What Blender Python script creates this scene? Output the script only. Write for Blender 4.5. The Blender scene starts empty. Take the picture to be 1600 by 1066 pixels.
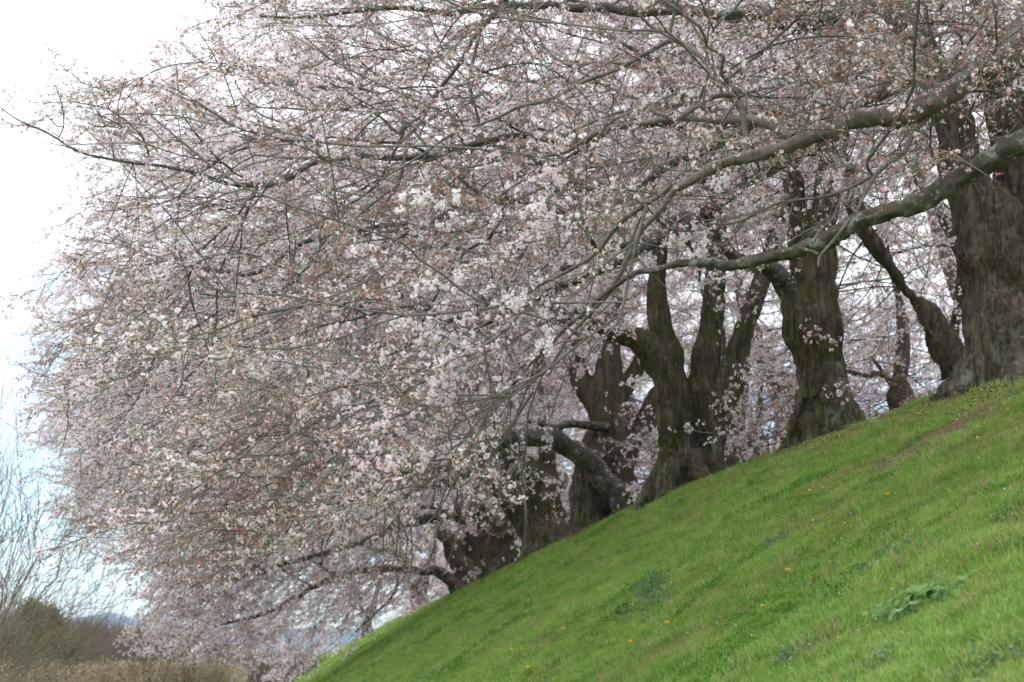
import bpy, math, random
import numpy as np
from mathutils import Vector, Matrix, noise as mn

# ------------------------------------------------------------------ camera, world, sun, exposure
SC = bpy.context.scene
COL = SC.collection
EYE = Vector((0.0, 0.0, 1.7))
F = 2500.0                       # focal length in units of 1/1600 of the frame width
PITCH = math.atan(517 / F)
cam_d = bpy.data.cameras.new('camera')
cam = bpy.data.objects.new('camera', cam_d); COL.objects.link(cam)
cam.location = EYE; cam.rotation_euler = (math.pi / 2 + PITCH, 0, 0)
cam_d.sensor_width = 36; cam_d.lens = 36 * F / 1600
cam_d.clip_start = 0.05; cam_d.clip_end = 30000
cam_d.dof.use_dof = True; cam_d.dof.focus_distance = 12.2; cam_d.dof.aperture_fstop = 3.6
SC.camera = cam

w = bpy.data.worlds.new('World'); SC.world = w; w.use_nodes = True
nt = w.node_tree; nt.nodes.clear()
SUN_EL, SUN_ROT = math.radians(48), math.radians(-118)
sky = nt.nodes.new('ShaderNodeTexSky'); sky.sky_type = 'NISHITA'; sky.sun_disc = False
sky.sun_elevation = SUN_EL; sky.sun_rotation = SUN_ROT; sky.air_density = 1.0; sky.dust_density = 0.3; sky.ozone_density = 2.0
bg = nt.nodes.new('ShaderNodeBackground'); bg.inputs['Strength'].default_value = 0.13
out = nt.nodes.new('ShaderNodeOutputWorld')
tc = nt.nodes.new('ShaderNodeTexCoord')
sep = nt.nodes.new('ShaderNodeSeparateXYZ'); nt.links.new(tc.outputs['Generated'], sep.inputs[0])
mp = nt.nodes.new('ShaderNodeMapping'); mp.inputs['Scale'].default_value = (1.6, 1.6, 6.0); mp.inputs['Location'].default_value = (3.1, 0.4, 0.7)
nt.links.new(tc.outputs['Generated'], mp.inputs[0])
nz = nt.nodes.new('ShaderNodeTexNoise'); nz.inputs['Scale'].default_value = 2.1; nz.inputs['Detail'].default_value = 7; nz.inputs['Roughness'].default_value = 0.55
nt.links.new(mp.outputs[0], nz.inputs[0])
# cloud cover: closed overhead, thinning towards the horizon all the way round
cr = nt.nodes.new('ShaderNodeMapRange'); cr.inputs['From Min'].default_value = 0.0; cr.inputs['From Max'].default_value = 0.34
cr.inputs['To Min'].default_value = -0.3; cr.inputs['To Max'].default_value = 0.42
nt.links.new(sep.outputs['Z'], cr.inputs['Value'])
ad = nt.nodes.new('ShaderNodeMath'); ad.operation = 'ADD'; nt.links.new(nz.outputs['Fac'], ad.inputs[0]); nt.links.new(cr.outputs[0], ad.inputs[1])
cl = nt.nodes.new('ShaderNodeMapRange'); cl.inputs['From Min'].default_value = 0.38; cl.inputs['From Max'].default_value = 0.66
cl.inputs['To Min'].default_value = 0.05; cl.inputs['To Max'].default_value = 0.97
cl.interpolation_type = 'SMOOTHSTEP'; nt.links.new(ad.outputs[0], cl.inputs['Value'])
cc = nt.nodes.new('ShaderNodeMix'); cc.data_type = 'RGBA'
nt.links.new(cl.outputs[0], cc.inputs['Factor']); nt.links.new(sky.outputs[0], cc.inputs[6]); 
ov = nt.nodes.new('ShaderNodeMapRange'); ov.inputs['From Min'].default_value = 0; ov.inputs['From Max'].default_value = 1
ov.inputs['To Min'].default_value = 3.3; ov.inputs['To Max'].default_value = 9.9; nt.links.new(sep.outputs['Z'], ov.inputs['Value'])
tint = nt.nodes.new('ShaderNodeVectorMath'); tint.operation = 'SCALE'; tint.inputs[0].default_value = (.985, 1.0, 1.02); nt.links.new(ov.outputs[0], tint.inputs['Scale'])
nt.links.new(tint.outputs[0], cc.inputs[7])
nt.links.new(cc.outputs[2], bg.inputs['Color']); nt.links.new(bg.outputs[0], out.inputs[0])

sd = bpy.data.lights.new('sun', 'SUN'); sun = bpy.data.objects.new('sun', sd); COL.objects.link(sun)
sd.energy = 0.7; sd.angle = math.radians(45); sd.color = (1, 0.97, 0.93)
sdir = Vector((math.sin(SUN_ROT) * math.cos(SUN_EL), math.cos(SUN_ROT) * math.cos(SUN_EL), math.sin(SUN_EL)))
sun.rotation_euler = sdir.to_track_quat('Z', 'Y').to_euler()
SC.view_settings.view_transform = 'Standard'; SC.view_settings.look = 'None'
SC.view_settings.exposure = 1.3; SC.view_settings.gamma = 1; SC.view_settings.use_curve_mapping = False
SC.render.engine = 'CYCLES'; SC.cycles.use_denoising = True
SC.cycles.max_bounces = 7; SC.cycles.diffuse_bounces = 4; SC.cycles.transmission_bounces = 4; SC.cycles.glossy_bounces = 2

RS = np.random.RandomState(7); random.seed(7)

# ------------------------------------------------------------------ helpers
def ray(px, py):
    v = Vector(((px - 800) / F, 1.0, (533 - py) / F))
    c, s = math.cos(PITCH), math.sin(PITCH)
    return Vector((v.x, c - v.z * s, s + v.z * c))
def U(px, py, d):
    r = ray(px, py); return EYE + r * (d / r.y)
def project(P):
    P = np.asarray(P, float) - np.array(EYE)
    c, s = math.cos(PITCH), math.sin(PITCH)
    fw = P[:, 1] * c + P[:, 2] * s; up = -P[:, 1] * s + P[:, 2] * c
    fw = np.where(np.abs(fw) < 1e-3, 1e-3, fw)
    px = 800 + F * P[:, 0] / fw; py = 533 - F * up / fw
    px = np.where(fw < 0, 1e5, px)
    return px, py, fw

def tag(o, label=None, cat=None, group=None, kind=None):
    if label: o['label'] = label
    if cat: o['category'] = cat
    if group: o['group'] = group
    if kind: o['kind'] = kind
    return o
def empty(name, loc, **k):
    o = bpy.data.objects.new(name, None); COL.objects.link(o); o.location = loc; o.empty_display_size = .2
    return tag(o, **k)
def link(name, me, parent=None, mats=None, **k):
    o = bpy.data.objects.new(name, me); COL.objects.link(o)
    if mats:
        for m in mats: me.materials.append(m)
    if parent is not None:
        o.parent = parent; o.matrix_parent_inverse = Matrix.Translation(-Vector(parent.location))
    return tag(o, **k)
def mesh_np(name, V, Fq, smooth=True, matidx=None, uv=None, attr=None):
    me = bpy.data.meshes.new(name)
    V = np.asarray(V, np.float32); nv = len(V)
    faces = [np.asarray(f, np.int32) for f in (Fq if isinstance(Fq, list) else [Fq]) if len(f)]
    me.vertices.add(nv); me.vertices.foreach_set('co', V.ravel())
    tot = np.concatenate([np.full(len(f), f.shape[1], np.int32) for f in faces])
    idx = np.concatenate([f.ravel() for f in faces])
    me.loops.add(len(idx)); me.loops.foreach_set('vertex_index', idx)
    me.polygons.add(len(tot)); st = np.concatenate([[0], np.cumsum(tot)[:-1]]).astype(np.int32)
    me.polygons.foreach_set('loop_start', st); me.polygons.foreach_set('loop_total', tot)
    if matidx is not None: me.polygons.foreach_set('material_index', np.asarray(matidx, np.int32))
    me.polygons.foreach_set('use_smooth', np.full(len(tot), smooth))
    if attr:
        for n, a in attr.items():
            at = me.attributes.new(n, 'FLOAT_VECTOR' if a.ndim == 2 else 'FLOAT', 'POINT')
            at.data.foreach_set('vector' if a.ndim == 2 else 'value', a.astype(np.float32).ravel())
    me.update(calc_edges=True)
    return me

def catmull(P, R, sub):
    P = np.asarray(P, float); R = np.asarray(R, float)
    if len(P) < 3 or sub < 2:
        return P, R
    A = np.vstack([2 * P[0] - P[1], P, 2 * P[-1] - P[-2]])
    t = np.linspace(0, 1, sub, endpoint=False)[:, None]
    outp, outr = [], []
    for i in range(len(P) - 1):
        p0, p1, p2, p3 = A[i], A[i + 1], A[i + 2], A[i + 3]
        outp.append(.5 * ((2 * p1) + (-p0 + p2) * t + (2 * p0 - 5 * p1 + 4 * p2 - p3) * t ** 2 + (-p0 + 3 * p1 - 3 * p2 + p3) * t ** 3))
        outr.append(R[i] + (R[i + 1] - R[i]) * t[:, 0])
    return np.vstack(outp + [P[-1:]]), np.concatenate(outr + [R[-1:]])

class Tubes:
    def __init__(s): s.V = []; s.Q = []; s.T = []; s.L = []; s.n = 0
    def add(s, P, R, k=6, cap=True, rough=0.0, seed=0):
        P = np.asarray(P, float); R = np.asarray(R, float); n = len(P)
        if n < 2: return
        T = np.gradient(P, axis=0); T /= np.linalg.norm(T, axis=1)[:, None] + 1e-9
        ref = np.array([0.0, 0, 1]) if abs(T[0][2]) < .9 else np.array([1.0, 0, 0])
        X = np.cross(T, ref); X /= np.linalg.norm(X, axis=1)[:, None] + 1e-9
        for i in range(1, n):
            if np.dot(X[i], X[i - 1]) < 0: X[i] = -X[i]
        Y = np.cross(T, X)
        a = np.arange(k) * 2 * math.pi / k
        ca, sa = np.cos(a), np.sin(a)
        RR = R[:, None] * np.ones((n, k))
        L = np.concatenate([[0], np.cumsum(np.linalg.norm(np.diff(P, axis=0), axis=1))])
        if rough > 0:
            for i in range(n):
                for j in range(k):
                    q = Vector((ca[j] * 1.3 + seed, sa[j] * 1.3, L[i] / max(R[i], .02) * .35))
                    RR[i, j] *= 1 + rough * (mn.noise(q) + .6 * mn.noise(q * 2.7) + .35 * mn.noise(q * 6.5))
        V = P[:, None, :] + RR[:, :, None] * (ca[None, :, None] * X[:, None, :] + sa[None, :, None] * Y[:, None, :])
        s.V.append(V.reshape(-1, 3)); s.L.append(np.repeat(L, k))
        i = np.arange(n - 1)[:, None] * k; j = np.arange(k)[None, :]; j2 = (j + 1) % k
        q = np.stack([i + j, i + j2, i + k + j2, i + k + j], -1).reshape(-1, 4) + s.n
        s.Q.append(q); m = n * k
        if cap:
            s.V.append(P[-1:] + T[-1:] * R[-1]); s.L.append(L[-1:])
            b = s.n + (n - 1) * k
            s.T.append(np.stack([b + np.arange(k), b + (np.arange(k) + 1) % k, np.full(k, s.n + m)], -1)); m += 1
        s.n += m
    def mesh(s, name):
        if not s.V: return None
        f = [np.vstack(s.Q)] + ([np.vstack(s.T)] if s.T else [])
        return mesh_np(name, np.vstack(s.V), f, attr={'along': np.concatenate(s.L)})

# ------------------------------------------------------------------ materials
def mat(name):
    m = bpy.data.materials.new(name); m.use_nodes = True; t = m.node_tree; t.nodes.clear()
    o = t.nodes.new('ShaderNodeOutputMaterial'); return m, t, o
def N(t, ty, **k):
    n = t.nodes.new(ty)
    for a, b in k.items():
        if a in n.inputs: n.inputs[a].default_value = b
        else: setattr(n, a, b)
    return n
def ramp(t, src, stops):
    r = t.nodes.new('ShaderNodeValToRGB'); e = r.color_ramp.elements
    while len(e) < len(stops): e.new(.5)
    for q, (p, c) in zip(e, stops): q.position = p; q.color = (*c, 1)
    t.links.new(src, r.inputs[0]); return r
def mix(t, f, a, b, mode='MIX'):
    m = t.nodes.new('ShaderNodeMix'); m.data_type = 'RGBA'; m.blend_type = mode
    for s, v in ((0, f), (6, a), (7, b)):
        if hasattr(v, 'links') or isinstance(v, bpy.types.NodeSocket): t.links.new(v, m.inputs[s])
        else: m.inputs[s].default_value = v if s == 0 else (*v, 1)
    return m.outputs[2]

def bark_trunk(name, moss=.5, base=((.048, .037, .028), (.112, .09, .066), (.22, .185, .14))):
    m, t, o = mat(name)
    g = N(t, 'ShaderNodeNewGeometry')
    mp = N(t, 'ShaderNodeMapping'); mp.inputs['Scale'].default_value = (1, 1, .4); t.links.new(g.outputs['Position'], mp.inputs[0])
    n1 = N(t, 'ShaderNodeTexNoise', Scale=20, Detail=11, Roughness=.78, Distortion=.2); t.links.new(mp.outputs[0], n1.inputs[0])
    n2 = N(t, 'ShaderNodeTexNoise', Scale=3.2, Detail=6, Roughness=.6); t.links.new(g.outputs['Position'], n2.inputs[0])
    n3 = N(t, 'ShaderNodeTexNoise', Scale=22, Detail=5, Roughness=.7); t.links.new(g.outputs['Position'], n3.inputs[0])
    c = ramp(t, n1.outputs['Fac'], [(.28, base[0]), (.5, base[1]), (.74, base[2])]).outputs[0]
    # moss: patches with ragged edges
    mm = N(t, 'ShaderNodeMath', operation='ADD'); t.links.new(n2.outputs['Fac'], mm.inputs[0])
    m3 = N(t, 'ShaderNodeMath', operation='MULTIPLY'); t.links.new(n3.outputs['Fac'], m3.inputs[0]); m3.inputs[1].default_value = .35
    t.links.new(m3.outputs[0], mm.inputs[1])
    mr = N(t, 'ShaderNodeMapRange'); mr.inputs['From Min'].default_value = .82 - .2 * moss; mr.inputs['From Max'].default_value = .98 - .2 * moss; mr.inputs['To Max'].default_value = .8
    t.links.new(mm.outputs[0], mr.inputs['Value'])
    mc = ramp(t, n3.outputs['Fac'], [(.3, (.045, .048, .016)), (.7, (.12, .125, .035))]).outputs[0]
    c = mix(t, mr.outputs[0], c, mc)
    # pale lichen, more of it low on the trunk
    n4 = N(t, 'ShaderNodeTexNoise', Scale=4.5, Detail=8, Roughness=.72); mp4 = N(t, 'ShaderNodeMapping'); mp4.inputs['Location'].default_value = (7, 3, 1); t.links.new(g.outputs['Position'], mp4.inputs[0]); t.links.new(mp4.outputs[0], n4.inputs[0])
    ta = N(t, 'ShaderNodeAttribute', attribute_name='height')
    hm = N(t, 'ShaderNodeMapRange'); hm.inputs['From Min'].default_value = 0; hm.inputs['From Max'].default_value = 1.6; hm.inputs['To Min'].default_value = .14; hm.inputs['To Max'].default_value = 0
    t.links.new(ta.outputs['Fac'], hm.inputs['Value'])
    a2 = N(t, 'ShaderNodeMath', operation='ADD'); t.links.new(n4.outputs['Fac'], a2.inputs[0]); t.links.new(hm.outputs[0], a2.inputs[1])
    lr = N(t, 'ShaderNodeMapRange'); lr.inputs['From Min'].default_value = .63; lr.inputs['From Max'].default_value = .70; lr.inputs['To Max'].default_value = .75
    t.links.new(a2.outputs[0], lr.inputs['Value'])
    c = mix(t, lr.outputs[0], c, (.17, .19, .15))
    mp5 = N(t, 'ShaderNodeMapping'); mp5.inputs['Scale'].default_value = (1, 1, .12); t.links.new(g.outputs['Position'], mp5.inputs[0])
    n5 = N(t, 'ShaderNodeTexNoise', Scale=8.5, Detail=9, Roughness=.72, Distortion=.5); t.links.new(mp5.outputs[0], n5.inputs[0])
    s5 = N(t, 'ShaderNodeMath', operation='SUBTRACT'); t.links.new(n5.outputs['Fac'], s5.inputs[0]); s5.inputs[1].default_value = .5
    a5 = N(t, 'ShaderNodeMath', operation='ABSOLUTE'); t.links.new(s5.outputs[0], a5.inputs[0])
    r5 = N(t, 'ShaderNodeMapRange'); r5.inputs['From Min'].default_value = 0; r5.inputs['From Max'].default_value = .035; t.links.new(a5.outputs[0], r5.inputs['Value'])
    inv = N(t, 'ShaderNodeMapRange'); inv.inputs['To Min'].default_value = .32; inv.inputs['To Max'].default_value = 0; t.links.new(r5.outputs[0], inv.inputs['Value'])
    c = mix(t, inv.outputs[0], c, (.018, .015, .012))
    hh = N(t, 'ShaderNodeMath', operation='MULTIPLY_ADD'); t.links.new(r5.outputs[0], hh.inputs[0]); hh.inputs[1].default_value = .35; t.links.new(n1.outputs['Fac'], hh.inputs[2])
    b = N(t, 'ShaderNodeBsdfPrincipled', Roughness=.9); b.inputs['Specular IOR Level'].default_value = .15
    bp = N(t, 'ShaderNodeBump', Strength=.9, Distance=.045); t.links.new(hh.outputs[0], bp.inputs['Height'])
    t.links.new(c, b.inputs['Base Color']); t.links.new(bp.outputs[0], b.inputs['Normal']); t.links.new(b.outputs[0], o.inputs[0])
    return m
def bark_limb(name, dark, light, moss=0.0):
    m, t, o = mat(name)
    g = N(t, 'ShaderNodeNewGeometry')
    at = N(t, 'ShaderNodeAttribute', attribute_name='along')
    n2 = N(t, 'ShaderNodeTexNoise', Scale=7, Detail=6, Roughness=.62); t.links.new(g.outputs['Position'], n2.inputs[0])
    mu = N(t, 'ShaderNodeMath', operation='MULTIPLY'); t.links.new(at.outputs['Fac'], mu.inputs[0]); mu.inputs[1].default_value = 34
    ml = N(t, 'ShaderNodeMath', operation='MULTIPLY'); t.links.new(n2.outputs['Fac'], ml.inputs[0]); ml.inputs[1].default_value = 3.0
    ad = N(t, 'ShaderNodeMath', operation='ADD'); t.links.new(mu.outputs[0], ad.inputs[0]); t.links.new(ml.outputs[0], ad.inputs[1])
    n1 = N(t, 'ShaderNodeTexNoise', noise_dimensions='1D', Detail=4, Roughness=.75, Scale=1.0); t.links.new(ad.outputs[0], n1.inputs['W'])
    c = ramp(t, n1.outputs['Fac'], [(.3, dark), (.5, tuple((a + b) / 2 for a, b in zip(dark, light))), (.72, light)]).outputs[0]
    c2 = ramp(t, n2.outputs['Fac'], [(.3, tuple(x * .55 for x in dark)), (.65, light)]).outputs[0]
    c = mix(t, .45 if not moss else .8, c, c2)
    if moss:
        n3 = N(t, 'ShaderNodeTexNoise', Scale=2.6, Detail=8, Roughness=.75); t.links.new(g.outputs['Position'], n3.inputs[0])
        mr = N(t, 'ShaderNodeMapRange'); mr.inputs['From Min'].default_value = .5; mr.inputs['From Max'].default_value = .6; mr.inputs['To Max'].default_value = moss
        t.links.new(n3.outputs['Fac'], mr.inputs['Value'])
        c = mix(t, mr.outputs[0], c, (.06, .057, .032))
        n4 = N(t, 'ShaderNodeTexNoise', Scale=9, Detail=6, Roughness=.8); t.links.new(g.outputs['Position'], n4.inputs[0])
        m4 = N(t, 'ShaderNodeMapRange'); m4.inputs['From Min'].default_value = .54; m4.inputs['From Max'].default_value = .6
        t.links.new(n4.outputs['Fac'], m4.inputs['Value'])
        c = mix(t, m4.outputs[0], c, (.24, .25, .22))
    b = N(t, 'ShaderNodeBsdfPrincipled', Roughness=.8); b.inputs['Specular IOR Level'].default_value = .2
    bp = N(t, 'ShaderNodeBump', Strength=.7, Distance=.012); t.links.new(n1.outputs['Fac'], bp.inputs['Height'])
    t.links.new(c, b.inputs['Base Color']); t.links.new(bp.outputs[0], b.inputs['Normal']); t.links.new(b.outputs[0], o.inputs[0])
    return m
def flat(name, cols, translucent=0.0, scale=3.0, rough=.8, rnd=0.0):
    """noise-varied colour, optional translucency (petals, leaves), optional per-instance variation"""
    m, t, o = mat(name)
    g = N(t, 'ShaderNodeNewGeometry')
    n = N(t, 'ShaderNodeTexNoise', Scale=scale, Detail=4, Roughness=.6); t.links.new(g.outputs['Position'], n.inputs[0])
    src = n.outputs['Fac']
    if rnd:
        oi = N(t, 'ShaderNodeObjectInfo')
        a = N(t, 'ShaderNodeMath', operation='MULTIPLY_ADD'); t.links.new(oi.outputs['Random'], a.inputs[0]); a.inputs[1].default_value = rnd; a.inputs[2].default_value = -rnd / 2
        b = N(t, 'ShaderNodeMath', operation='ADD'); t.links.new(src, b.inputs[0]); t.links.new(a.outputs[0], b.inputs[1]); src = b.outputs[0]
    c = ramp(t, src, [(.3 + .4 * i / max(1, len(cols) - 1), x) for i, x in enumerate(cols)]).outputs[0]
    d = N(t, 'ShaderNodeBsdfDiffuse', Roughness=rough); t.links.new(c, d.inputs[0])
    if translucent:
        tr = N(t, 'ShaderNodeBsdfTranslucent'); t.links.new(c, tr.inputs[0])
        ms = N(t, 'ShaderNodeMixShader'); ms.inputs[0].default_value = translucent
        t.links.new(d.outputs[0], ms.inputs[1]); t.links.new(tr.outputs[0], ms.inputs[2]); t.links.new(ms.outputs[0], o.inputs[0])
    else: t.links.new(d.outputs[0], o.inputs[0])
    return m
M_PETAL = flat('petal', [(.88, .75, .82), (.94, .86, .91), (.96, .91, .94)], .42, 2.0, rnd=.5)
M_BUD = flat('bud_pink', [(.56, .30, .29), (.69, .44, .43), (.82, .64, .64)], .2, 3.0, rnd=.6)
M_SCALE = flat('bud_scale', [(.30, .19, .13), (.38, .28, .19), (.31, .28, .17)], .15, 5.0, rnd=.6)
M_TWIG = flat('twig_bark', [(.13, .12, .105), (.21, .20, .18), (.28, .27, .25)], 0, 2.0, rnd=.4)
M_BRANCH = bark_limb('branch_bark', (.09, .08, .07), (.25, .235, .21))
M_LIMB = bark_limb('limb_bark', (.06, .05, .043), (.23, .205, .182))
M_LIMBM = bark_limb('mossy_limb_bark', (.04, .033, .028), (.12, .104, .09), .7)
M_LIMBD = bark_limb('dark_limb_bark', (.035, .03, .025), (.10, .088, .075), .35)
M_TRUNK = bark_trunk('trunk_bark', .45)
M_TRUNKG = bark_trunk('mossy_trunk_bark', .95)

# ------------------------------------------------------------------ terrain
AX = 6.16
def crest_hit(px, py):
    r = ray(px, py); t = AX / (r.x + .14 * r.y); return EYE + r * t
_c = [crest_hit(*p) for p in ((1600, 583), (1540, 592), (1445, 611), (1330, 658), (1200, 704), (1025, 772), (880, 842), (715, 922), (600, 976))]
_cy = np.array([p.y for p in _c]); _cz = np.array([p.z for p in _c])
_cy = np.concatenate([[0], _cy, [140, 400]]); _cz = np.concatenate([[_cz[0] - .35], _cz, [_cz[-1]] * 2])
def hcrest(y): return np.interp(y, _cy, _cz)
SL = .64; PLAIN = -.35
def hill(x, y):
    x = np.asarray(x, float); y = np.asarray(y, float)
    h = hcrest(y); s = x - (AX - .14 * y)
    k = .22                                         # rounding of the shoulder
    up = h + SL * (-k * np.log1p(np.exp(-s / k)))
    z = np.maximum(up, PLAIN) + .35 * np.exp(-np.abs(up - PLAIN) / .5)   # soft toe
    far = s > 9
    z2 = h - .55 * (s - 9)
    z = np.where(far, np.maximum(z2, PLAIN), z)
    b = .035 * np.sin(x * 1.7 + y * .9) * np.sin(y * 1.3 - x * .6) + .02 * np.sin(x * 4.1 + 1.3 * np.sin(y * 2.3)) * np.sin(y * 3.7 + x)
    b = b * np.clip(-s / 1.5, 0, 1) * np.clip((up - PLAIN) / 1.0, 0, 1)
    return z + b
def H1(x, y): return float(hill(np.array([x]), np.array([y]))[0])
def slope_hit(px, py):
    """point of the slope seen at a pixel"""
    r = ray(px, py); ts = np.linspace(3, 160, 6000)
    X = EYE.x + r.x * ts; Y = EYE.y + r.y * ts; Z = EYE.z + r.z * ts
    k = np.argmax(Z < hill(X, Y)); return Vector((X[k], Y[k], hill(X[k:k + 1], Y[k:k + 1])[0]))

sv = np.concatenate([[-4000, -1500, -600, -250, -120, -60, -30, -16, -12, -10], np.arange(-9, -1.5, .3), np.arange(-1.5, 1.5, .12), np.arange(1.5, 9, .8), [9, 12, 15, 17, 20, 25, 40, 80, 200, 600, 1500, 4000]])
yv = np.concatenate([[-60, -20, -6, 0], np.arange(3, 30, .3), np.arange(30, 60, .7), np.arange(60, 130, 3), [140, 160, 200, 260, 330, 400, 600, 1000, 2000, 4500]])
SS, YY = np.meshgrid(sv, yv, indexing='ij')
XX = SS + (AX - .14 * np.clip(YY, -60, 450)); ZZ = hill(XX.ravel(), YY.ravel())
XX = XX.ravel(); YYr = YY.ravel()
ni, nj = SS.shape
ii, jj = np.meshgrid(np.arange(ni - 1), np.arange(nj - 1), indexing='ij'); a0 = (ii * nj + jj).ravel()
gm, t, o = mat('grassy_ground')
g = N(t, 'ShaderNodeNewGeometry')
n1 = N(t, 'ShaderNodeTexNoise', Scale=1.1, Detail=8, Roughness=.6); t.links.new(g.outputs['Position'], n1.inputs[0])
n2 = N(t, 'ShaderNodeTexNoise', Scale=35, Detail=6, Roughness=.7); t.links.new(g.outputs['Position'], n2.inputs[0])
c1 = ramp(t, n1.outputs['Fac'], [(.3, (.09, .16, .035)), (.5, (.13, .21, .045)), (.68, (.16, .19, .06))]).outputs[0]
c2 = ramp(t, n2.outputs['Fac'], [(.35, (.045, .06, .018)), (.6, (.12, .16, .035)), (.8, (.2, .16, .09))]).outputs[0]
b = N(t, 'ShaderNodeBsdfDiffuse'); t.links.new(mix(t, .5, c1, c2), b.inputs[0])
bp = N(t, 'ShaderNodeBump', Strength=.8, Distance=.04); t.links.new(n2.outputs['Fac'], bp.inputs['Height']); t.links.new(bp.outputs[0], b.inputs['Normal'])
t.links.new(b.outputs[0], o.inputs[0])
link('ground', mesh_np('ground', np.stack([XX, YYr, ZZ], 1), np.stack([a0, a0 + nj, a0 + nj + 1, a0 + 1], 1)), None, [gm], kind='structure')

# ------------------------------------------------------------------ scattering with geometry nodes
def scatter(name, P, ROT, SCL, IDX, sources, parent=None, **k):
    """one mesh of points; a geometry-nodes modifier sets one of the sources on every point"""
    P = np.asarray(P, np.float32)
    me = bpy.data.meshes.new(name); me.vertices.add(len(P)); me.vertices.foreach_set('co', P.ravel())
    for n, ty, a, key in (('rot', 'FLOAT_VECTOR', ROT, 'vector'), ('scl', 'FLOAT', SCL, 'value'), ('idx', 'INT', IDX, 'value')):
        at = me.attributes.new(n, ty, 'POINT'); at.data.foreach_set(key, np.asarray(a, np.int32 if ty == 'INT' else np.float32).ravel())
    o = link(name, me, parent, **k)
    gkey = 'set_' + '_'.join(s.name for s in sources)
    ng = bpy.data.node_groups.get(gkey)
    if ng is None:
        ng = bpy.data.node_groups.new(gkey, 'GeometryNodeTree')
        ng.interface.new_socket('Geometry', in_out='INPUT', socket_type='NodeSocketGeometry')
        ng.interface.new_socket('Geometry', in_out='OUTPUT', socket_type='NodeSocketGeometry')
        gi = ng.nodes.new('NodeGroupInput'); go = ng.nodes.new('NodeGroupOutput'); jn = ng.nodes.new('GeometryNodeJoinGeometry')
        def na(nm, ty):
            q = ng.nodes.new('GeometryNodeInputNamedAttribute'); q.data_type = ty; q.inputs['Name'].default_value = nm
            return [s for s in q.outputs if s.enabled and s.name == 'Attribute'][0]
        rot, scl, idx = na('rot', 'FLOAT_VECTOR'), na('scl', 'FLOAT'), na('idx', 'INT')
        for i, s in enumerate(sources):
            oi = ng.nodes.new('GeometryNodeObjectInfo'); oi.inputs['Object'].default_value = s; oi.inputs['As Instance'].default_value = True
            cp = ng.nodes.new('FunctionNodeCompare'); cp.data_type = 'INT'; cp.operation = 'EQUAL'
            ng.links.new(idx, [x for x in cp.inputs if x.enabled][0]); [x for x in cp.inputs if x.enabled][1].default_value = i
            ip = ng.nodes.new('GeometryNodeInstanceOnPoints')
            ng.links.new(gi.outputs[0], ip.inputs['Points']); ng.links.new(oi.outputs['Geometry'], ip.inputs['Instance'])
            ng.links.new(cp.outputs[0], ip.inputs['Selection']); ng.links.new(rot, ip.inputs['Rotation']); ng.links.new(scl, ip.inputs['Scale'])
            ng.links.new(ip.outputs[0], jn.inputs[0])
        ng.links.new(jn.outputs[0], go.inputs[0])
    md = o.modifiers.new('scatter', 'NODES'); md.node_group = ng
    return o
def source(name, me, mats):
    for m in mats: me.materials.append(m)
    return bpy.data.objects.new(name, me)

# ------------------------------------------------------------------ sprays: a twig with its side twigs, and the clusters on them
def rot_to(d, up=(0, 0, 1), roll=0.0):
    d = Vector(d).normalized(); q = d.to_track_quat('X', 'Z')
    return (q.to_matrix() @ Matrix.Rotation(roll, 3, 'X'))
class Soup:
    def __init__(s): s.V = []; s.Q = []; s.M = []
    def quad(s, pts, m):
        b = len(s.V); s.V += [tuple(p) for p in pts]; s.Q.append((b, b + 1, b + 2, b + 3)); s.M.append(m)
    def mesh(s, n): return mesh_np(n, s.V, np.array(s.Q), False, s.M)
def flower(S, c, d, r, rg):
    R = rot_to(d, roll=rg.random() * 6.28); c = Vector(c)
    cup = rg.uniform(.15, .55)
    for k in range(5):
        a = k * 1.2566 + rg.uniform(-.08, .08); w = .62
        def P(rr, aa, h): return c + R @ Vector((h * r, math.cos(aa) * rr * r, math.sin(aa) * rr * r))
        S.quad([P(.05, a, 0), P(.72, a - w, cup * .6), P(1.05, a, cup), P(.72, a + w, cup * .6)], 0)
def bud(S, c, d, L, r, m, rg):
    R = rot_to(d); c = Vector(c)
    ring = [c + R @ Vector((L * .45, r * math.cos(a), r * math.sin(a))) for a in (0, 1.57, 3.14, 4.71)]
    tip = c + R @ Vector((L, 0, 0))
    for k in range(0, 4, 2):
        S.quad([c, ring[k], tip, ring[(k + 1) % 4]], m); S.quad([c, ring[(k + 1) % 4], tip, ring[(k + 2) % 4]], m)
def stalk(S, a, b, w, m):
    a, b = Vector(a), Vector(b); x = (b - a).cross(Vector((.3, .5, .8))); x = x.normalized() * w
    S.quad([a - x, b - x, b + x, a + x], m)
def cluster(S, c, d, op, rg):
    c = Vector(c); d = Vector(d)
    n = rg.randint(4, 7)
    for k in range(n):
        v = (d * rg.uniform(.2, 1) + Vector((rg.gauss(0, .7), rg.gauss(0, .7), rg.gauss(-.1, .7)))).normalized()
        e = c + v * rg.uniform(.010, .027)
        if rg.random() < op:
            flower(S, e, (v + Vector((rg.gauss(0, .3), rg.gauss(0, .3), rg.gauss(0, .3)))).normalized(), rg.uniform(.0115, .0165), rg)
            if rg.random() < .4: stalk(S, c, e, .0012, 2)
        else:
            stalk(S, c, e, .0014, 2); bud(S, e, v, rg.uniform(.012, .02), rg.uniform(.0045, .0065), 1, rg)
    bud(S, c, d, .02, .007, 2, rg)
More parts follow.
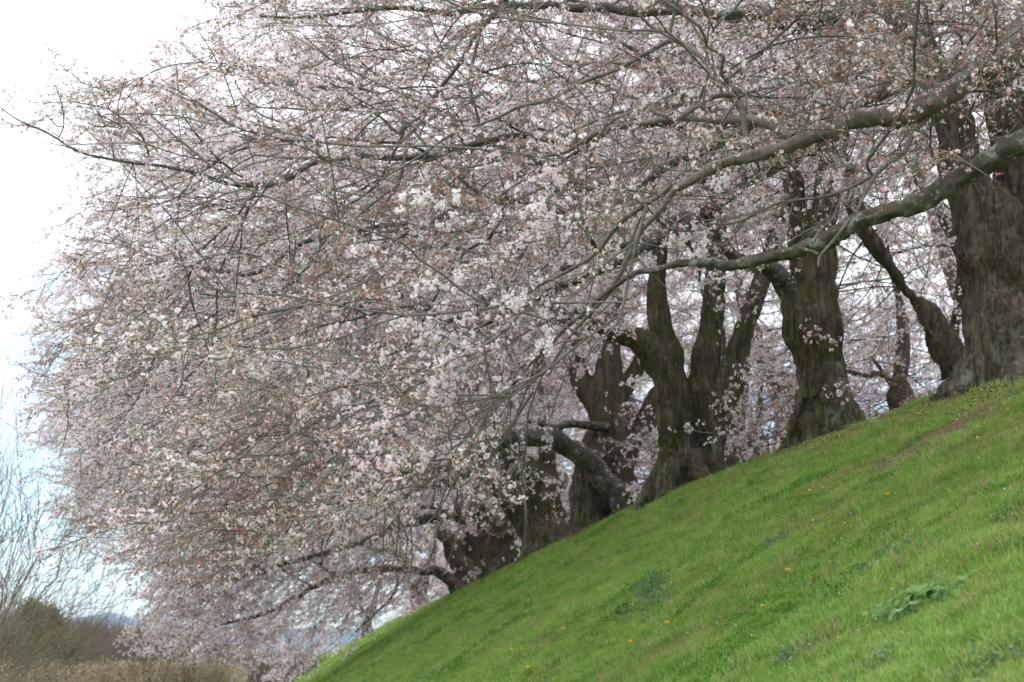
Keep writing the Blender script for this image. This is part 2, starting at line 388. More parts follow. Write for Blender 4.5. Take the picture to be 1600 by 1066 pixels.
def make_spray(i, op, rg):
    tb = Tubes(); S = Soup(); axes = []
    def axis(p0, d0, L, r0, lvl):
        n = max(4, int(L / .09)); P = [Vector(p0)]; d = Vector(d0).normalized()
        for k in range(n):
            d = (d + Vector((rg.gauss(0, .14), rg.gauss(0, .14), rg.gauss(0, .1) + (.06 if k > n * .4 else -.02)))).normalized()
            P.append(P[-1] + d * L / n)
        R = [r0 * (1 - .7 * k / n) for k in range(n + 1)]
        tb.add(P, R, 4 if lvl == 0 else 3, cap=False); axes.append((P, lvl))
        return P, d
    P, _ = axis((0, 0, 0), (1, 0, .0), 1.05, .006, 0)
    for k in range(1, len(P)):
        if k >= len(P) - 1: break
        for q in range(rg.choice((1, 1, 2, 2))):
            s = rg.choice((-1, 1)); base = (P[k] - P[k - 1]).normalized()
            d = base * rg.uniform(.8, 1.5) + Vector((0, s * rg.uniform(.3, .9), rg.uniform(-.35, .65)))
            Q, _ = axis(P[k], d, rg.uniform(.15, .5) * (1 - .4 * k / len(P)), .0037, 1)
    for A, lvl in axes:
        for k in range(1, len(A)):
            for f in ((.5, 1.0) if rg.random() < .35 else (1.0,)):
                if rg.random() < (.42 if lvl else .3):
                    p = A[k - 1].lerp(A[k], f); v = Vector((rg.gauss(0, 1), rg.gauss(0, 1), rg.gauss(0.1, 1))).normalized()
                    e = p + v * rg.uniform(.008, .03)
                    cluster(S, e, v, min(1, max(0, op + rg.choice((-.35, -.15, 0, .1, .4)))), rg)
    tm = tb.mesh('twig_%d' % i); bm = S.mesh('blossom_%d' % i)
    return source('twig_form_%d' % i, tm, [M_TWIG]), source('blossom_form_%d' % i, bm, [M_PETAL, M_BUD, M_SCALE])
_rg = random.Random(3)
FORMS = [make_spray(i, op, _rg) for i, op in enumerate((.04, .12, .2, .35, .5, .7, .85, .97))]
NF = len(FORMS)

# ------------------------------------------------------------------ trees
X_MIN = ([-200, 0, 60, 105, 135, 165, 200, 235, 270, 300, 345, 400, 480, 560, 640, 700, 760, 850, 880, 930, 960, 985, 1020, 1066, 1200],
         [380, 330, 275, 200, 60, -45, 0, 90, 150, 90, 90, 70, 45, 15, 35, 45, 70, 95, 165, 190, 215, 155, 165, 290, 420])
CLEAR_FAR = ([-200, 60, 250, 420, 560, 700, 800, 900, 960, 1010, 1060, 1200, 2000], [1000, 1000, 1090, 990, 900, 830, 740, 660, 600, 540, 450, 420, 380])
CLEAR = ([-200, 60, 150, 260, 330, 352, 420, 560, 650, 700, 760, 830, 900, 1000, 1150, 1330, 1480, 1600, 2000], [860, 860, 905, 945, 905, 885, 850, 860, 890, 800, 735, 610, 520, 440, 432, 405, 330, 300, 330])
CLEAR_LOW = ([-200, 200, 480, 560, 650, 700, 800, 900, 1000, 2000], [1120, 1120, 1110, 1060, 960, 880, 790, 700, 560, 400])
def clear_of(near): return {1: CLEAR, 1.5: CLEAR, 2: CLEAR_FAR, 3: CLEAR_LOW}[near]
VIS = [(catmull(np.array([(a, b, 0) for a, b in L]), [1] * len(L), 6)[0], 33, 13) for L in (   # limbs that the photograph shows bare: (pixels, depth, half width)
    [(720, 922), (662, 897), (575, 892), (500, 912), (450, 942), (400, 962)], [(640, 820), (570, 846), (510, 862), (450, 880)], [(955, 781), (940, 740), (890, 700), (862, 684), (790, 690), (740, 712)])]
def hides_limb(px, py, d):
    h = np.zeros(len(px), bool)
    for L, dep, hw in VIS:
        D = np.hypot(px[:, None] - L[None, :, 0], py[:, None] - L[None, :, 1]).min(1)
        h |= (D < hw) & (d < dep)
    return h
THIN = ([900, 1000, 1100, 1165, 1250, 1320, 1400, 1460, 1530, 1600, 1900], [400, 330, 280, 255, 225, 195, 190, 165, 125, 75, -100])
def smooth_noise(P, s, off=0.0):
    return np.array([mn.noise(Vector((p[0] * s + off, p[1] * s, p[2] * s))) for p in P])

def crown_points(bx, by, bz, Rl, Rr, Ry, top, hb, drop, cell, rs, near, smin=None):
    n = int(60 * (Rl + Rr) * Ry * 2 * (top + drop) / (cell ** 3) / 60 * 1.5)
    n = min(n, 400000)
    th = rs.rand(n) * 2 * math.pi; rho = np.sqrt(rs.rand(n))
    c, s = np.cos(th), np.sin(th); left = (.5 - .5 * c)
    Rx = np.where(c < 0, Rl, Rr)
    x = bx + rho * Rx * c; y = by + rho * Ry * s
    zc = bz + 1.8; z = rs.uniform(bz - drop, bz + top, n)
    dl = drop * (.35 + .65 * left); low = bz + hb - dl * (np.minimum(rho, .85) / .85) ** 2
    low = np.where(rho > .85, low + (zc - low) * (rho - .85) / .15, low)
    upz = zc + (bz + top - zc) * np.sqrt(np.clip(1 - rho ** 2, 0, 1)) + .3
    ok = (z > low) & (z < upz)
    w = np.where(z - low < 2.4, 1.0, .28); ok &= rs.rand(n) < w
    P = np.stack([x, y, z], 1)[ok]
    # one point per cell
    key = np.floor(P / cell).astype(np.int64); h = key[:, 0] * 73856093 ^ key[:, 1] * 19349663 ^ key[:, 2] * 83492791
    _, ui = np.unique(h, return_index=True); rs.shuffle(ui); P = P[ui]
    px, py, fw = project(P)
    ok = np.linalg.norm(P - np.array(EYE), axis=1) > (7.5 if near in (1, 1.5) else 5)
    inview = (px > -220) & (px < 1820) & (py > -300) & (py < 1250) & (fw > 0)
    ok &= inview | (rs.rand(len(P)) < .2)
    jit = rs.normal(0, 22, len(P))
    ok &= ~inview | (px > np.interp(py, *X_MIN) + 38 + jit)
    if near: ok &= ~((px < 1900) & (py > np.interp(px, *clear_of(near)) - 55 + jit) & (fw > 0))
    ok &= ~((fw > 0) & (px < np.interp(py, *X_MIN) + 20)) & ~((fw <= 2.5) & (P[:, 0] < 0))
    P = P[ok]
    if smin is not None: P = P[P[:, 0] - (AX - .14 * P[:, 1]) > smin + .4 * np.sin(P[:, 2] * 2)]
    nn = smooth_noise(P, .55, bx) + .5 * smooth_noise(P, 1.3, by)
    return P[nn > (-.28 if smin is None else -.55)]

def grow(seeds, par, rad, plen, T, bf, step, rs, root, rise=0.0):
    """attach every target to the growing tree at the node that costs least"""
    P = [np.array(p) for p in seeds]; par = list(par); fixed = len(P); pl = list(plen)
    N = 200 + len(P) + len(T) * 4
    A = np.zeros((N, 3)); L = np.full(N, 1e9); n = len(P); A[:n] = P; L[:n] = pl
    T = T[np.argsort(np.min(np.linalg.norm(T[:, None, :] - A[None, :n:3, :], axis=2), axis=1) + .25 * rs.rand(len(T)))]
    for q in T:
        D = A[:n] - q; d = np.sqrt((D * D).sum(1)); c = d + bf * L[:n] + rise * np.maximum(0, -D[:, 2]) + .3 * (rise > 0) * np.maximum(0, -D[:, 0])
        # branches do not leave from tips above and fall back
        i = int(np.argmin(c)); di = d[i]
        if di < .12: continue
        m = max(1, int(di / step)); a = A[i].copy(); prev = i
        if n + m >= N: break
        sag = np.array([0, 0, .10 * di])
        for k in range(1, m + 1):
            f = k / m
            p = a + (q - a) * f + sag * math.sin(math.pi * f) + (rs.normal(0, .07 * min(1, di), 3) * (f < 1) * .6)
            A[n] = p; L[n] = L[prev] + np.linalg.norm(p - A[prev]); par.append(prev); prev = n; n += 1
    return A[:n], np.array(par), fixed

def tree_from(root, seeds, par, rad, plen, T, rs, openness, cell, sscale=1.0, branch_mat=None, flow=(-.5, -.25, -.3), r_tip=.0055, k_max=9, near=0, dens=1.0):
    A, par, fixed = grow(seeds, par, rad, plen, T, .38, cell * .62, rs, root, .55)
    n = len(A); kids = [[] for _ in range(n)]
    for i in range(n):
        if par[i] >= 0: kids[par[i]].append(i)
    # wood that strays past the outline of the crowns is left off
    qx, qy, qf = project(A)
    stray = (np.arange(n) >= fixed) & (qf > 0) & (qx < np.interp(qy, *X_MIN) - 5) & (qy > -60) & (qy < 1500)
    stray |= (np.arange(n) >= fixed) & (np.linalg.norm(A - np.array(EYE), axis=1) < 4.5)
    for i in range(n): kids[i] = [c for c in kids[i] if not stray[c]]
    order = []; st = [i for i in range(n) if par[i] < 0]
    while st:
        i = st.pop(); order.append(i); st += kids[i]
    leaves = np.zeros(n)
    for i in reversed(order):
        if not kids[i]: leaves[i] = 1
        if par[i] >= 0: leaves[par[i]] += leaves[i]
    main = np.full(n, -1)
    for i in range(n):
        kk = [c for c in kids[i] if c >= fixed]
        if kk: main[i] = max(kk, key=lambda c: leaves[c])
    for _ in range(3):
        B = A.copy()
        for i in range(fixed, n):
            m = main[i]
            if m >= 0 and par[i] >= 0: B[i] = .5 * A[i] + .25 * (A[par[i]] + A[m])
        A = B
    def wv(a, f, o): return np.array([mn.noise_vector(Vector(q) * f + Vector((o, 0, o))) for q in a])
    A[fixed:] += wv(A[fixed:], .9, 1.0) * .22 * sscale ** .5 + wv(A[fixed:], 2.6, 5.0) * .07
    R = r_tip * sscale ** .5 * leaves ** .46
    R[:fixed] = rad[:fixed]
    for i in order:
        if par[i] >= 0 and i >= fixed: R[i] = min(R[i], R[par[i]] * (.85 if par[i] < fixed else 1.0))
    # branch tubes
    tb = Tubes()
    for i in order:
        starts = [c for c in kids[i] if c >= fixed and (c != main[i] or i < fixed)]
        for c in starts:
            ch = [i, c]; 
            while main[ch[-1]] >= 0: ch.append(main[ch[-1]])
            pts = A[ch]; rr = R[ch].copy(); rr[0] = rr[1]; rr[-1] *= .6
            r0 = rr[1]; k = 8 if r0 > .04 else 5 if r0 > .015 else 3
            p2, r2 = catmull(pts, rr, 3 if r0 > .02 else 2)
            tb.add(p2, r2, min(k, k_max), cap=False)
    me = tb.mesh('branches')
    if me: link('branches', me, root, [branch_mat or M_BRANCH], kind='stuff')
    # sprays on the tips and along the thin wood
    SP, SD = [], []
    fl = np.array(flow, float)
    for i in sorted(order):
        if i < fixed or par[i] < 0: continue
        d = A[i] - A[par[i]]; d /= np.linalg.norm(d) + 1e-9
        if leaves[i] <= 1.5:
            if not kids[i] or rs.rand() < .5:
                SP.append(A[i] if not kids[i] else A[i]); SD.append(d * .8 + fl * 1.0 + rs.normal(0, .2, 3))
            if rs.rand() < .5:
                SP.append(A[i]); SD.append(d * .5 + fl * .9 + rs.normal(0, .38, 3))
        elif leaves[i] < 14 and rs.rand() < .55:
            SP.append(A[i]); SD.append(d * .4 + fl * .8 + rs.normal(0, .42, 3))
    SP = np.array(SP); SD = np.array(SD); m = len(SP)
    px, py, fw = project(SP + SD / (np.linalg.norm(SD, axis=1)[:, None] + 1e-9) * 1.0 * sscale)
    px0, py0, fw0 = project(SP)
    inv = (px > -3000) & (px < 1700) & (py > -400) & (py < 1500) & (fw > 0)
    keep = ~inv & ~((fw <= 0) & (SP[:, 0] < -.5)) | inv & (px > np.interp(py, *X_MIN) + rs.normal(2, 16, m))
    if near: keep &= ~inv | (py < np.interp(px, *clear_of(near)) + rs.normal(0, 16, m)) | (rs.rand(m) < .006)
    keep &= rs.rand(m) < (.88 if near == 3 else .7 if near else .66) * dens
    if near in (1.5, 2, 3):
        keep &= ~(hides_limb((px + px0) / 2, (py + py0) / 2, SP[:, 1]) & (rs.rand(m) < .6))
    if near == 1:
        mx, my = (px + px0) / 2, (py + py0) / 2
        keep &= ~((px0 > 900) & (my > np.interp(mx, *THIN)) & (rs.rand(m) < .85))
        for a, b in ((px, py), (mx, my), (px0, py0)):
            keep &= ~(hides_limb(a, b, SP[:, 1]) & (rs.rand(m) < .8))
    SP, SD = SP[keep], SD[keep]; m = len(SP)
    rot = np.array([rot_to(d, roll=rs.uniform(-.5, .5)).to_euler() for d in SD])
    scl = sscale * rs.uniform(.75, 1.15, m)
    op = openness(SP) if callable(openness) else np.full(m, openness)
    v = op + 1.25 * smooth_noise(SP, .8, 3.3) + rs.normal(0, .13, m)
    idx = np.clip((v * NF).astype(int), 0, NF - 1)
    scatter('twigs', SP, rot, scl, idx, [f[0] for f in FORMS], root, kind='stuff')
    scatter('blossom', SP, rot, scl, idx, [f[1] for f in FORMS], root, kind='stuff')
    return m

def remesh_trunk(name, stems, base, vox, mt, parent, ridge=1.0):
    """fuse the stems into one gnarled body"""
    tb = Tubes()
    for P, R in stems:
        p, r = catmull(P, R, 4); tb.add(p, r, 14, cap=True)
        # start cap
        tb.V.append(p[:1]); tb.L.append([0]); k = 14; b = tb.n - 1 - len(p) * k
        tb.T.append(np.stack([b + (np.arange(k) + 1) % k, b + np.arange(k), np.full(k, tb.n)], -1)); tb.n += 1
    me = tb.mesh(name); tmp = bpy.data.objects.new('tmp', me); COL.objects.link(tmp)
    md = tmp.modifiers.new('r', 'REMESH'); md.mode = 'VOXEL'; md.voxel_size = vox; md.use_smooth_shade = True
    sm = tmp.modifiers.new('s', 'SMOOTH'); sm.factor = .6; sm.iterations = 5
    dg = bpy.context.evaluated_depsgraph_get(); m2 = bpy.data.meshes.new_from_object(tmp.evaluated_get(dg))
    bpy.data.objects.remove(tmp)
    n = len(m2.vertices); co = np.zeros(n * 3, np.float32); no = np.zeros(n * 3, np.float32)
    m2.vertices.foreach_get('co', co); m2.vertices.foreach_get('normal', no); co = co.reshape(-1, 3); no = no.reshape(-1, 3)
    h = np.zeros(n)
    for i in range(n):
        x, y, z = co[i]
        a = mn.noise(Vector((x * 2.6, y * 2.6, z * .55))); b2 = mn.noise(Vector((x * 8, y * 8, z * 1.3 + 5)))
        c = mn.noise(Vector((x * 2.2 + 9, y * 2.2, z * 2.2))); d = mn.noise(Vector((x * 20, y * 20, z * 5)))
        f = min(1.0, .35 + max(0.0, 1.2 - (z - base.z) * .4))
        h[i] = ridge * f * (.17 * a - .07 * abs(b2) - .045 * max(0, .1 - abs(a)) * 10 + .10 * c + .03 * d + .02 * mn.noise(Vector((x * 34, y * 34, z * 14))))
    co = co + no * h[:, None]; m2.vertices.foreach_set('co', co.astype(np.float32).ravel())
    at = m2.attributes.new('height', 'FLOAT', 'POINT'); at.data.foreach_set('value', (co[:, 2] - base.z).astype(np.float32))
    m2.materials.clear(); m2.update()
    m2.polygons.foreach_set('use_smooth', np.ones(len(m2.polygons), bool))
    return link('trunk', m2, parent, [mt])

def px_line(L, d0, d1=None, to_world=None):
    """[(px, py, width_px)...] at depth d0..d1 -> points and radii"""
    d1 = d0 if d1 is None else d1; n = len(L); P = []; R = []
    for i, (x, y, wd) in enumerate(L):
        d = d0 + (d1 - d0) * i / max(1, n - 1)
        P.append(np.array(U(x, y, d))); R.append(wd / 2 * d / F)
    return P, R

class Tree:
    """spec: base pixel on the crest, stems (fused trunk), limbs, crown"""
    def __init__(s, label, base, depth=None, back=.85, group='old cherry trees in a row along the top of the bank', cat='cherry tree'):
        if depth is None:
            depth = crest_hit(base[0], base[1]).y + back
        s.d = depth; p = U(base[0], base[1], depth); s.base = Vector((p.x, p.y, H1(p.x, p.y)))
        s.root = empty('cherry_tree', s.base, label=label, cat=cat, group=group)
        s.nodes = []; s.par = []; s.rad = []; s.plen = []; s.stems = []
    def chain(s, P, R, plen0=0.0, attach=None):
        if attach is None and s.nodes:
            D = np.linalg.norm(np.array(s.nodes) - P[0], axis=1); attach = int(np.argmin(D))
        prev = attach if attach is not None else -1
        L = s.plen[prev] if prev >= 0 else plen0
        for i, (p, r) in enumerate(zip(P, R)):
            if i: L += np.linalg.norm(p - P[i - 1])
            s.nodes.append(p); s.par.append(prev); s.rad.append(r); s.plen.append(L * .5); prev = len(s.nodes) - 1
    def stem(s, L, dd=0.0, dd1=None):
        P, R = px_line(L, s.d + dd, s.d + (dd if dd1 is None else dd1))
        b = P[0].copy(); b[2] -= .35; P = [b] + P; R = [R[0] * 1.25] + R
        s.stems.append((P, R)); p, r = catmull(P[1:], R[1:], 3); s.chain(list(p), list(r))
        return s
    def roots(s, n=6, r=.16, reach=.75, rs=None, skip=()):
        w = s.stems[0][1][1]
        for k in range(n):
            a = k * 2 * math.pi / n + rs.uniform(-.3, .3); L = w + reach * rs.uniform(.5, 1.0)
            c = np.array(s.stems[0][0][1]); P = []
            for f, hz in ((.3, .75), (.65, .22), (1.0, -.02), (1.25, -.2)):
                x = c[0] + math.cos(a) * L * f; y = c[1] + math.sin(a) * L * f
                P.append(np.array((x, y, H1(x, y) + hz * .8)))
            s.stems.append((P, [r * 1.5, r * 1.15, r * .8, r * .4]))
    def trunk(s, vox, mt, ridge=1.0):
        remesh_trunk('trunk', s.stems, s.base, vox, mt, s.root, ridge)
    def limb(s, L, d0, d1=None, mt=None, rough=.26, k=14, start=None, attach=None, show=0):
        if show: VIS.append((catmull(np.array([(a, b, 0) for a, b, _ in L]), [1] * len(L), 6)[0], (d0 + (d1 or d0)) / 2 + .3, show))
        P, R = px_line(L, d0, d1); R = [q * .86 for q in R]
        if start is not None: P = [np.array(start[0], float)] + P; R = [start[1]] + R
        rsx = np.random.RandomState(len(s.nodes))
        p, r = catmull(P, R, 8)
        p = p + np.array([[mn.noise(Vector(q) * 2.1 + Vector((3, 0, 0))), mn.noise(Vector(q) * 2.1 + Vector((0, 7, 0))), mn.noise(Vector(q) * 2.1 + Vector((0, 0, 5)))] for q in p]) * (.04 + .7 * r[:, None]) * np.clip(np.arange(len(p)) / 8, 0, 1)[:, None]
        tb = Tubes(); tb.add(p, r, k, rough=rough, seed=len(s.nodes))
        link('limb', tb.mesh('limb'), s.root, [mt or M_LIMB])
        s.chain(list(p[::3]), list(r[::3]), attach=attach)
        return s
    def crown(s, seed, openness, cell=.55, Rl=11, Rr=6, Ry=6.5, top=8.5, hb=3.6, drop=5.0, near=0, sscale=1.0, extra=None, bmat=None, c=None, smin=None, **k):
        rs = np.random.RandomState(seed); b = s.base if c is None else Vector(c)
        T = crown_points(b.x, b.y, b.z, Rl, Rr, Ry, top, hb, drop, cell, rs, near, smin)
        if extra is not None: T = np.vstack([T, extra])
        m = tree_from(s.root, s.nodes, s.par, s.rad, s.plen, T, rs, openness, cell, sscale, bmat, near=near, **k)
        print(s.root.name, 'targets', len(T), 'sprays', m)

def sprinkle(line, d0, d1, n, spread, rs, bias=(0, 0, 0)):
    """targets round a pixel line, so that side branches follow it"""
    P, _ = px_line([(x, y, 1) for x, y in line], d0, d1); P, _ = catmull(P, [1] * len(P), 12)
    i = rs.randint(0, len(P), n); return P[i] + rs.normal(0, 1, (n, 3)) * np.array(spread) + np.array(bias)

rsx = np.random.RandomState(11)
# ---- the tree right of the frame whose limbs cross the picture
t0 = Tree('nearest cherry tree, trunk beyond the right edge, grey and mossy limbs reaching left', (1560, 590), depth=8)
t0.base = Vector((6.3, 8.2, H1(6.3, 8.2))); t0.root.location = t0.base
bx, by, bz = t0.base
t0.stems.append(([np.array((bx, by, bz - .4)), np.array((bx, by, bz + .1)), np.array((bx - .1, by, bz + .9)), np.array((bx - .4, by + .1, bz + 1.7))], [.6, .5, .42, .34]))
t0.chain([np.array((bx, by, bz)), np.array((bx - .1, by, bz + .9)), np.array((bx - .4, by + .1, bz + 1.7))], [.5, .42, .3])
P_ = [np.array((bx - .4, by + .1, bz + 1.7)), np.array((bx - .7, by + .5, bz + 3.4)), np.array((bx - 1.5, by + 1.0, bz + 5.0)), np.array((bx - 2.6, by + 1.6, bz + 6.2))]
t0.stems.append((P_, [.3, .24, .17, .11])); p_, r_ = catmull(P_, [.3, .24, .17, .11], 3); t0.chain(list(p_), list(r_))
t0.roots(6, .16, .6, rsx); t0.trunk(.045, M_TRUNK)
A1 = [(1720, -60, 60), (1600, 62, 50), (1570, 88, 50), (1530, 112, 43), (1500, 128, 44), (1460, 150, 42), (1430, 170, 38), (1400, 180, 34), (1360, 180, 31), (1320, 185, 30), (1290, 198, 28), (1250, 214, 27), (1210, 233, 25), (1165, 247, 24), (1130, 256, 20), (1090, 275, 17), (1055, 294, 15)]
t0.limb(A1, 9.4, 10.0, M_LIMB, show=17, rough=.36, k=18, start=((bx - .35, by + .1, bz + 1.5), .3))
t0.limb([(1055, 294, 13), (1025, 338, 11), (1003, 364, 10), (984, 400, 10), (954, 449, 9), (927, 475, 8), (897, 512, 7.5), (867, 565, 6.5), (838, 612, 6), (800, 668, 5), (765, 716, 4)], 10.0, 10.6, M_LIMB, k=8, show=10)
t0.limb([(1050, 290, 11), (1010, 322, 10), (957, 360, 9), (924, 398, 8), (880, 430, 7), (820, 462, 6), (750, 505, 5.5), (690, 560, 5), (640, 610, 4.5), (590, 680, 4)], 10.0, 11.2, M_LIMB, k=8)
t0.limb([(1165, 247, 13), (1160, 205, 11), (1158, 168, 11), (1152, 150, 10), (1120, 154, 10), (1090, 172, 8), (1060, 186, 8), (1030, 178, 7), (990, 165, 6), (940, 180, 5), (880, 215, 4)], 9.9, 10.3, M_LIMB, k=8, show=12)
t0.limb([(1156, 152, 9), (1123, 131, 11), (1100, 95, 10), (1059, 71, 10), (1029, 79, 9), (980, 101, 8.5), (912, 131, 8), (852, 161, 7), (800, 176, 6), (730, 205, 5), (660, 245, 4.5), (590, 290, 4)], 9.9, 11.2, M_LIMB, k=8, show=12)
t0.limb([(1010, 322, 7), (972, 464, 6), (957, 509, 5), (942, 527, 3)], 10.1, 9.6, M_LIMB, k=6)
t0.limb([(1240, 215, 20), (1180, 188, 17), (1130, 190, 15), (1060, 190, 13), (1000, 195, 11), (930, 213, 9), (870, 235, 7), (800, 240, 6), (720, 262, 5)], 10.0, 11.6, M_LIMB, k=10)
t0.limb([(1478, 146, 13), (1455, 176, 11), (1433, 210, 10), (1418, 238, 10), (1380, 263, 9), (1365, 275, 9), (1350, 305, 6), (1335, 338, 5), (1321, 352, 6), (1300, 385, 6), (1285, 406, 5), (1284, 420, 3)], 9.7, 9.2, M_LIMB, k=8)
t0.limb([(1365, 275, 8), (1320, 298, 6), (1270, 310, 5), (1220, 318, 5), (1160, 350, 4), (1110, 352, 4)], 9.6, 9.9, M_LIMB, k=6)
M1 = [(1760, 170, 46), (1600, 222, 42), (1560, 243, 40), (1520, 262, 40), (1480, 283, 38), (1440, 305, 38), (1400, 322, 36), (1370, 340, 36), (1330, 357, 37), (1290, 380, 30), (1250, 388, 25), (1210, 397, 21), (1170, 412, 22), (1140, 420, 20), (1110, 412, 16), (1060, 408, 13), (1020, 420, 11), (990, 428, 9), (950, 455, 8), (900, 500, 6.5), (850, 548, 5), (800, 600, 4)]
t0.limb(M1, 8.9, 10.2, M_LIMBM, show=30, rough=.42, k=18, start=((bx - .2, by, bz + .9), .24))
t0.limb([(1250, 388, 10), (1268, 396, 8), (1280, 402, 6)], 9.5, 9.3, M_LIMBM, k=6)
# hanging sprays in front, lower left
DR = []
for L, d0, d1 in (([(765, 716), (700, 700), (640, 720), (560, 735), (470, 760), (385, 800)], 10.6, 11.2),
                  ([(765, 716), (720, 750), (690, 790), (660, 820), (620, 840)], 10.6, 10.9), ([(780, 660), (700, 650), (600, 650), (500, 680), (430, 730)], 10.4, 11.3),
                  ([(590, 680), (500, 740), (420, 800), (360, 850)], 11.2, 11.4), ([(800, 668), (760, 730), (750, 790), (650, 820), (580, 815)], 10.5, 10.8)):
    DR.append(sprinkle(L, d0, d1, 80, (.22, .5, .16), rsx))
DR.append(sprinkle([(1160, 350), (1000, 420), (900, 480), (830, 560), (780, 640)], 9.8, 10.6, 60, (.25, .6, .14), rsx, (-.1, 0, .05)))
DR.append(sprinkle([(1600, 20), (1450, 60), (1300, 110), (1200, 160), (1000, 240)], 9.6, 10.4, 230, (.5, .8, .28), rsx))
DR.append(sprinkle([(1600, 160), (1450, 230), (1330, 300), (1200, 360)], 9.4, 10, 34, (.4, .6, .16), rsx))
def op0(P):
    px, py, fw = project(P); return np.where(py > 560, .72, .3)
t0.crown(1, lambda P: np.clip(.5 + (2.9 - P[:, 2]) * .3, .3, .95), .6, Rl=9.5, Rr=5, Ry=7, top=7.5, hb=2.2, drop=3.6, near=1, extra=np.vstack(DR), sscale=.95)

# ---- the row
t1 = Tree('huge ridged cherry trunk at the right edge, lichen on its wide root flare', (1585, 592), back=1.35)
t1.stem([(1588, 600, 190), (1584, 500, 155), (1568, 400, 146), (1535, 320, 100), (1510, 255, 70), (1480, 160, 60), (1440, 70, 50)], -.1)
t1.stem([(1610, 600, 170), (1605, 480, 140), (1598, 380, 120), (1585, 250, 80), (1560, 130, 58), (1540, 20, 50), (1500, -150, 42), (1430, -330, 30)], .15)
t1.stem([(1640, 600, 120), (1645, 450, 110), (1640, 300, 90), (1680, 150, 70)], .1)
t1.stem([(1545, 570, 110), (1520, 582, 80), (1490, 600, 50), (1458, 630, 30), (1440, 680, 20)], -.1)
t1.roots(9, .10, .35, rsx); t1.trunk(.022, M_TRUNK)
t1.limb([(1600, 95, 52), (1553, 109, 46), (1505, 112, 38), (1463, 112, 34), (1406, 131, 31), (1361, 150, 28), (1294, 176, 26), (1200, 182, 22), (1110, 190, 18), (1018, 192, 16), (950, 203, 14), (890, 225, 12), (800, 232, 10), (690, 190, 8)], 14.3, 15.5, M_LIMBD)
t1.limb([(1440, 70, 48), (1400, 30, 42), (1370, 10, 40), (1290, 22, 40), (1240, 35, 36), (1180, 20, 30), (1100, 15, 24), (1000, 12, 20), (900, 12, 17), (790, 12, 14), (700, 22, 11), (590, 15, 9), (520, 22, 7), (400, 28, 5)], 14.2, 14.4, M_LIMBD, show=16)
t1.limb([(1200, 182, 18), (1138, 215, 16), (1063, 248, 15), (1018, 278, 14), (980, 308, 12), (900, 318, 10), (800, 310, 8)], 15, 15.8, M_LIMBD, k=10)
t1.limb([(790, 12, 10), (740, 60, 9), (700, 120, 8), (660, 185, 12), (630, 210, 12)], 14.3, 14.6, M_LIMBD, k=8)
t1.limb([(890, 225, 12), (800, 215, 12), (720, 232, 13), (670, 245, 13), (610, 245, 13), (530, 250, 12), (480, 265, 12), (430, 290, 11), (370, 290, 9), (310, 275, 8), (240, 255, 6), (170, 247, 5), (110, 230, 4), (50, 200, 3), (5, 165, 2)], 15.3, 14.6, M_LIMBD, k=8, show=12)
LB = sprinkle([(530, 240), (430, 260), (310, 250), (240, 225), (160, 205), (90, 180), (30, 160)], 14.9, 14.6, 90, (.3, .5, .16), rsx, (0, 0, .18))
t1.crown(2, lambda P: np.clip(.58 + (4.6 - P[:, 2]) * .09, .35, .85), .58, Rl=9.5, Rr=4, Ry=5.5, top=8.6, hb=3.6, drop=4.2, near=1, extra=LB, bmat=M_LIMBD)

t2 = Tree('thick mossy cherry trunk with bulging waist and a limb leaving its left side', (1285, 682))
t2.stem([(1287, 690, 84), (1288, 610, 62), (1276, 540, 74), (1270, 490, 84), (1274, 430, 64), (1279, 370, 50), (1292, 300, 44), (1302, 230, 44), (1310, 120, 36), (1320, 20, 32), (1300, -150, 28), (1240, -300, 20)], 0)
t2.stem([(1258, 690, 44), (1262, 610, 26), (1240, 530, 32), (1236, 480, 38), (1238, 455, 40)], -.05)
t2.stem([(1308, 685, 40), (1308, 610, 28), (1308, 520, 28), (1298, 450, 26)], -.05)
t2.stem([(1262, 430, 52), (1250, 340, 34), (1240, 270, 28), (1220, 180, 24)], .2)
t2.roots(7, .11, .45, rsx); t2.trunk(.028, M_TRUNKG)
t2.limb([(1240, 465, 44), (1222, 440, 38), (1200, 422, 34), (1172, 412, 30), (1140, 390, 24), (1100, 345, 20), (1093, 330, 18), (1040, 350, 16), (1000, 380, 14), (940, 400, 12), (880, 420, 10)], t2.d, t2.d - 1, M_LIMBD)
t2.limb([(1245, 240, 30), (1200, 262, 30), (1138, 300, 28), (1093, 335, 26), (1040, 372, 22), (980, 400, 18), (900, 440, 14), (800, 490, 11), (700, 530, 9)], t2.d, t2.d - 2, M_LIMBD)
t2.crown(3, lambda P: .6 + 0 * P[:, 0], .54, Rl=11, Rr=5, Ry=5.5, top=9, hb=3.9, drop=4.4, bmat=M_LIMBD, sscale=1.08, near=1.5)

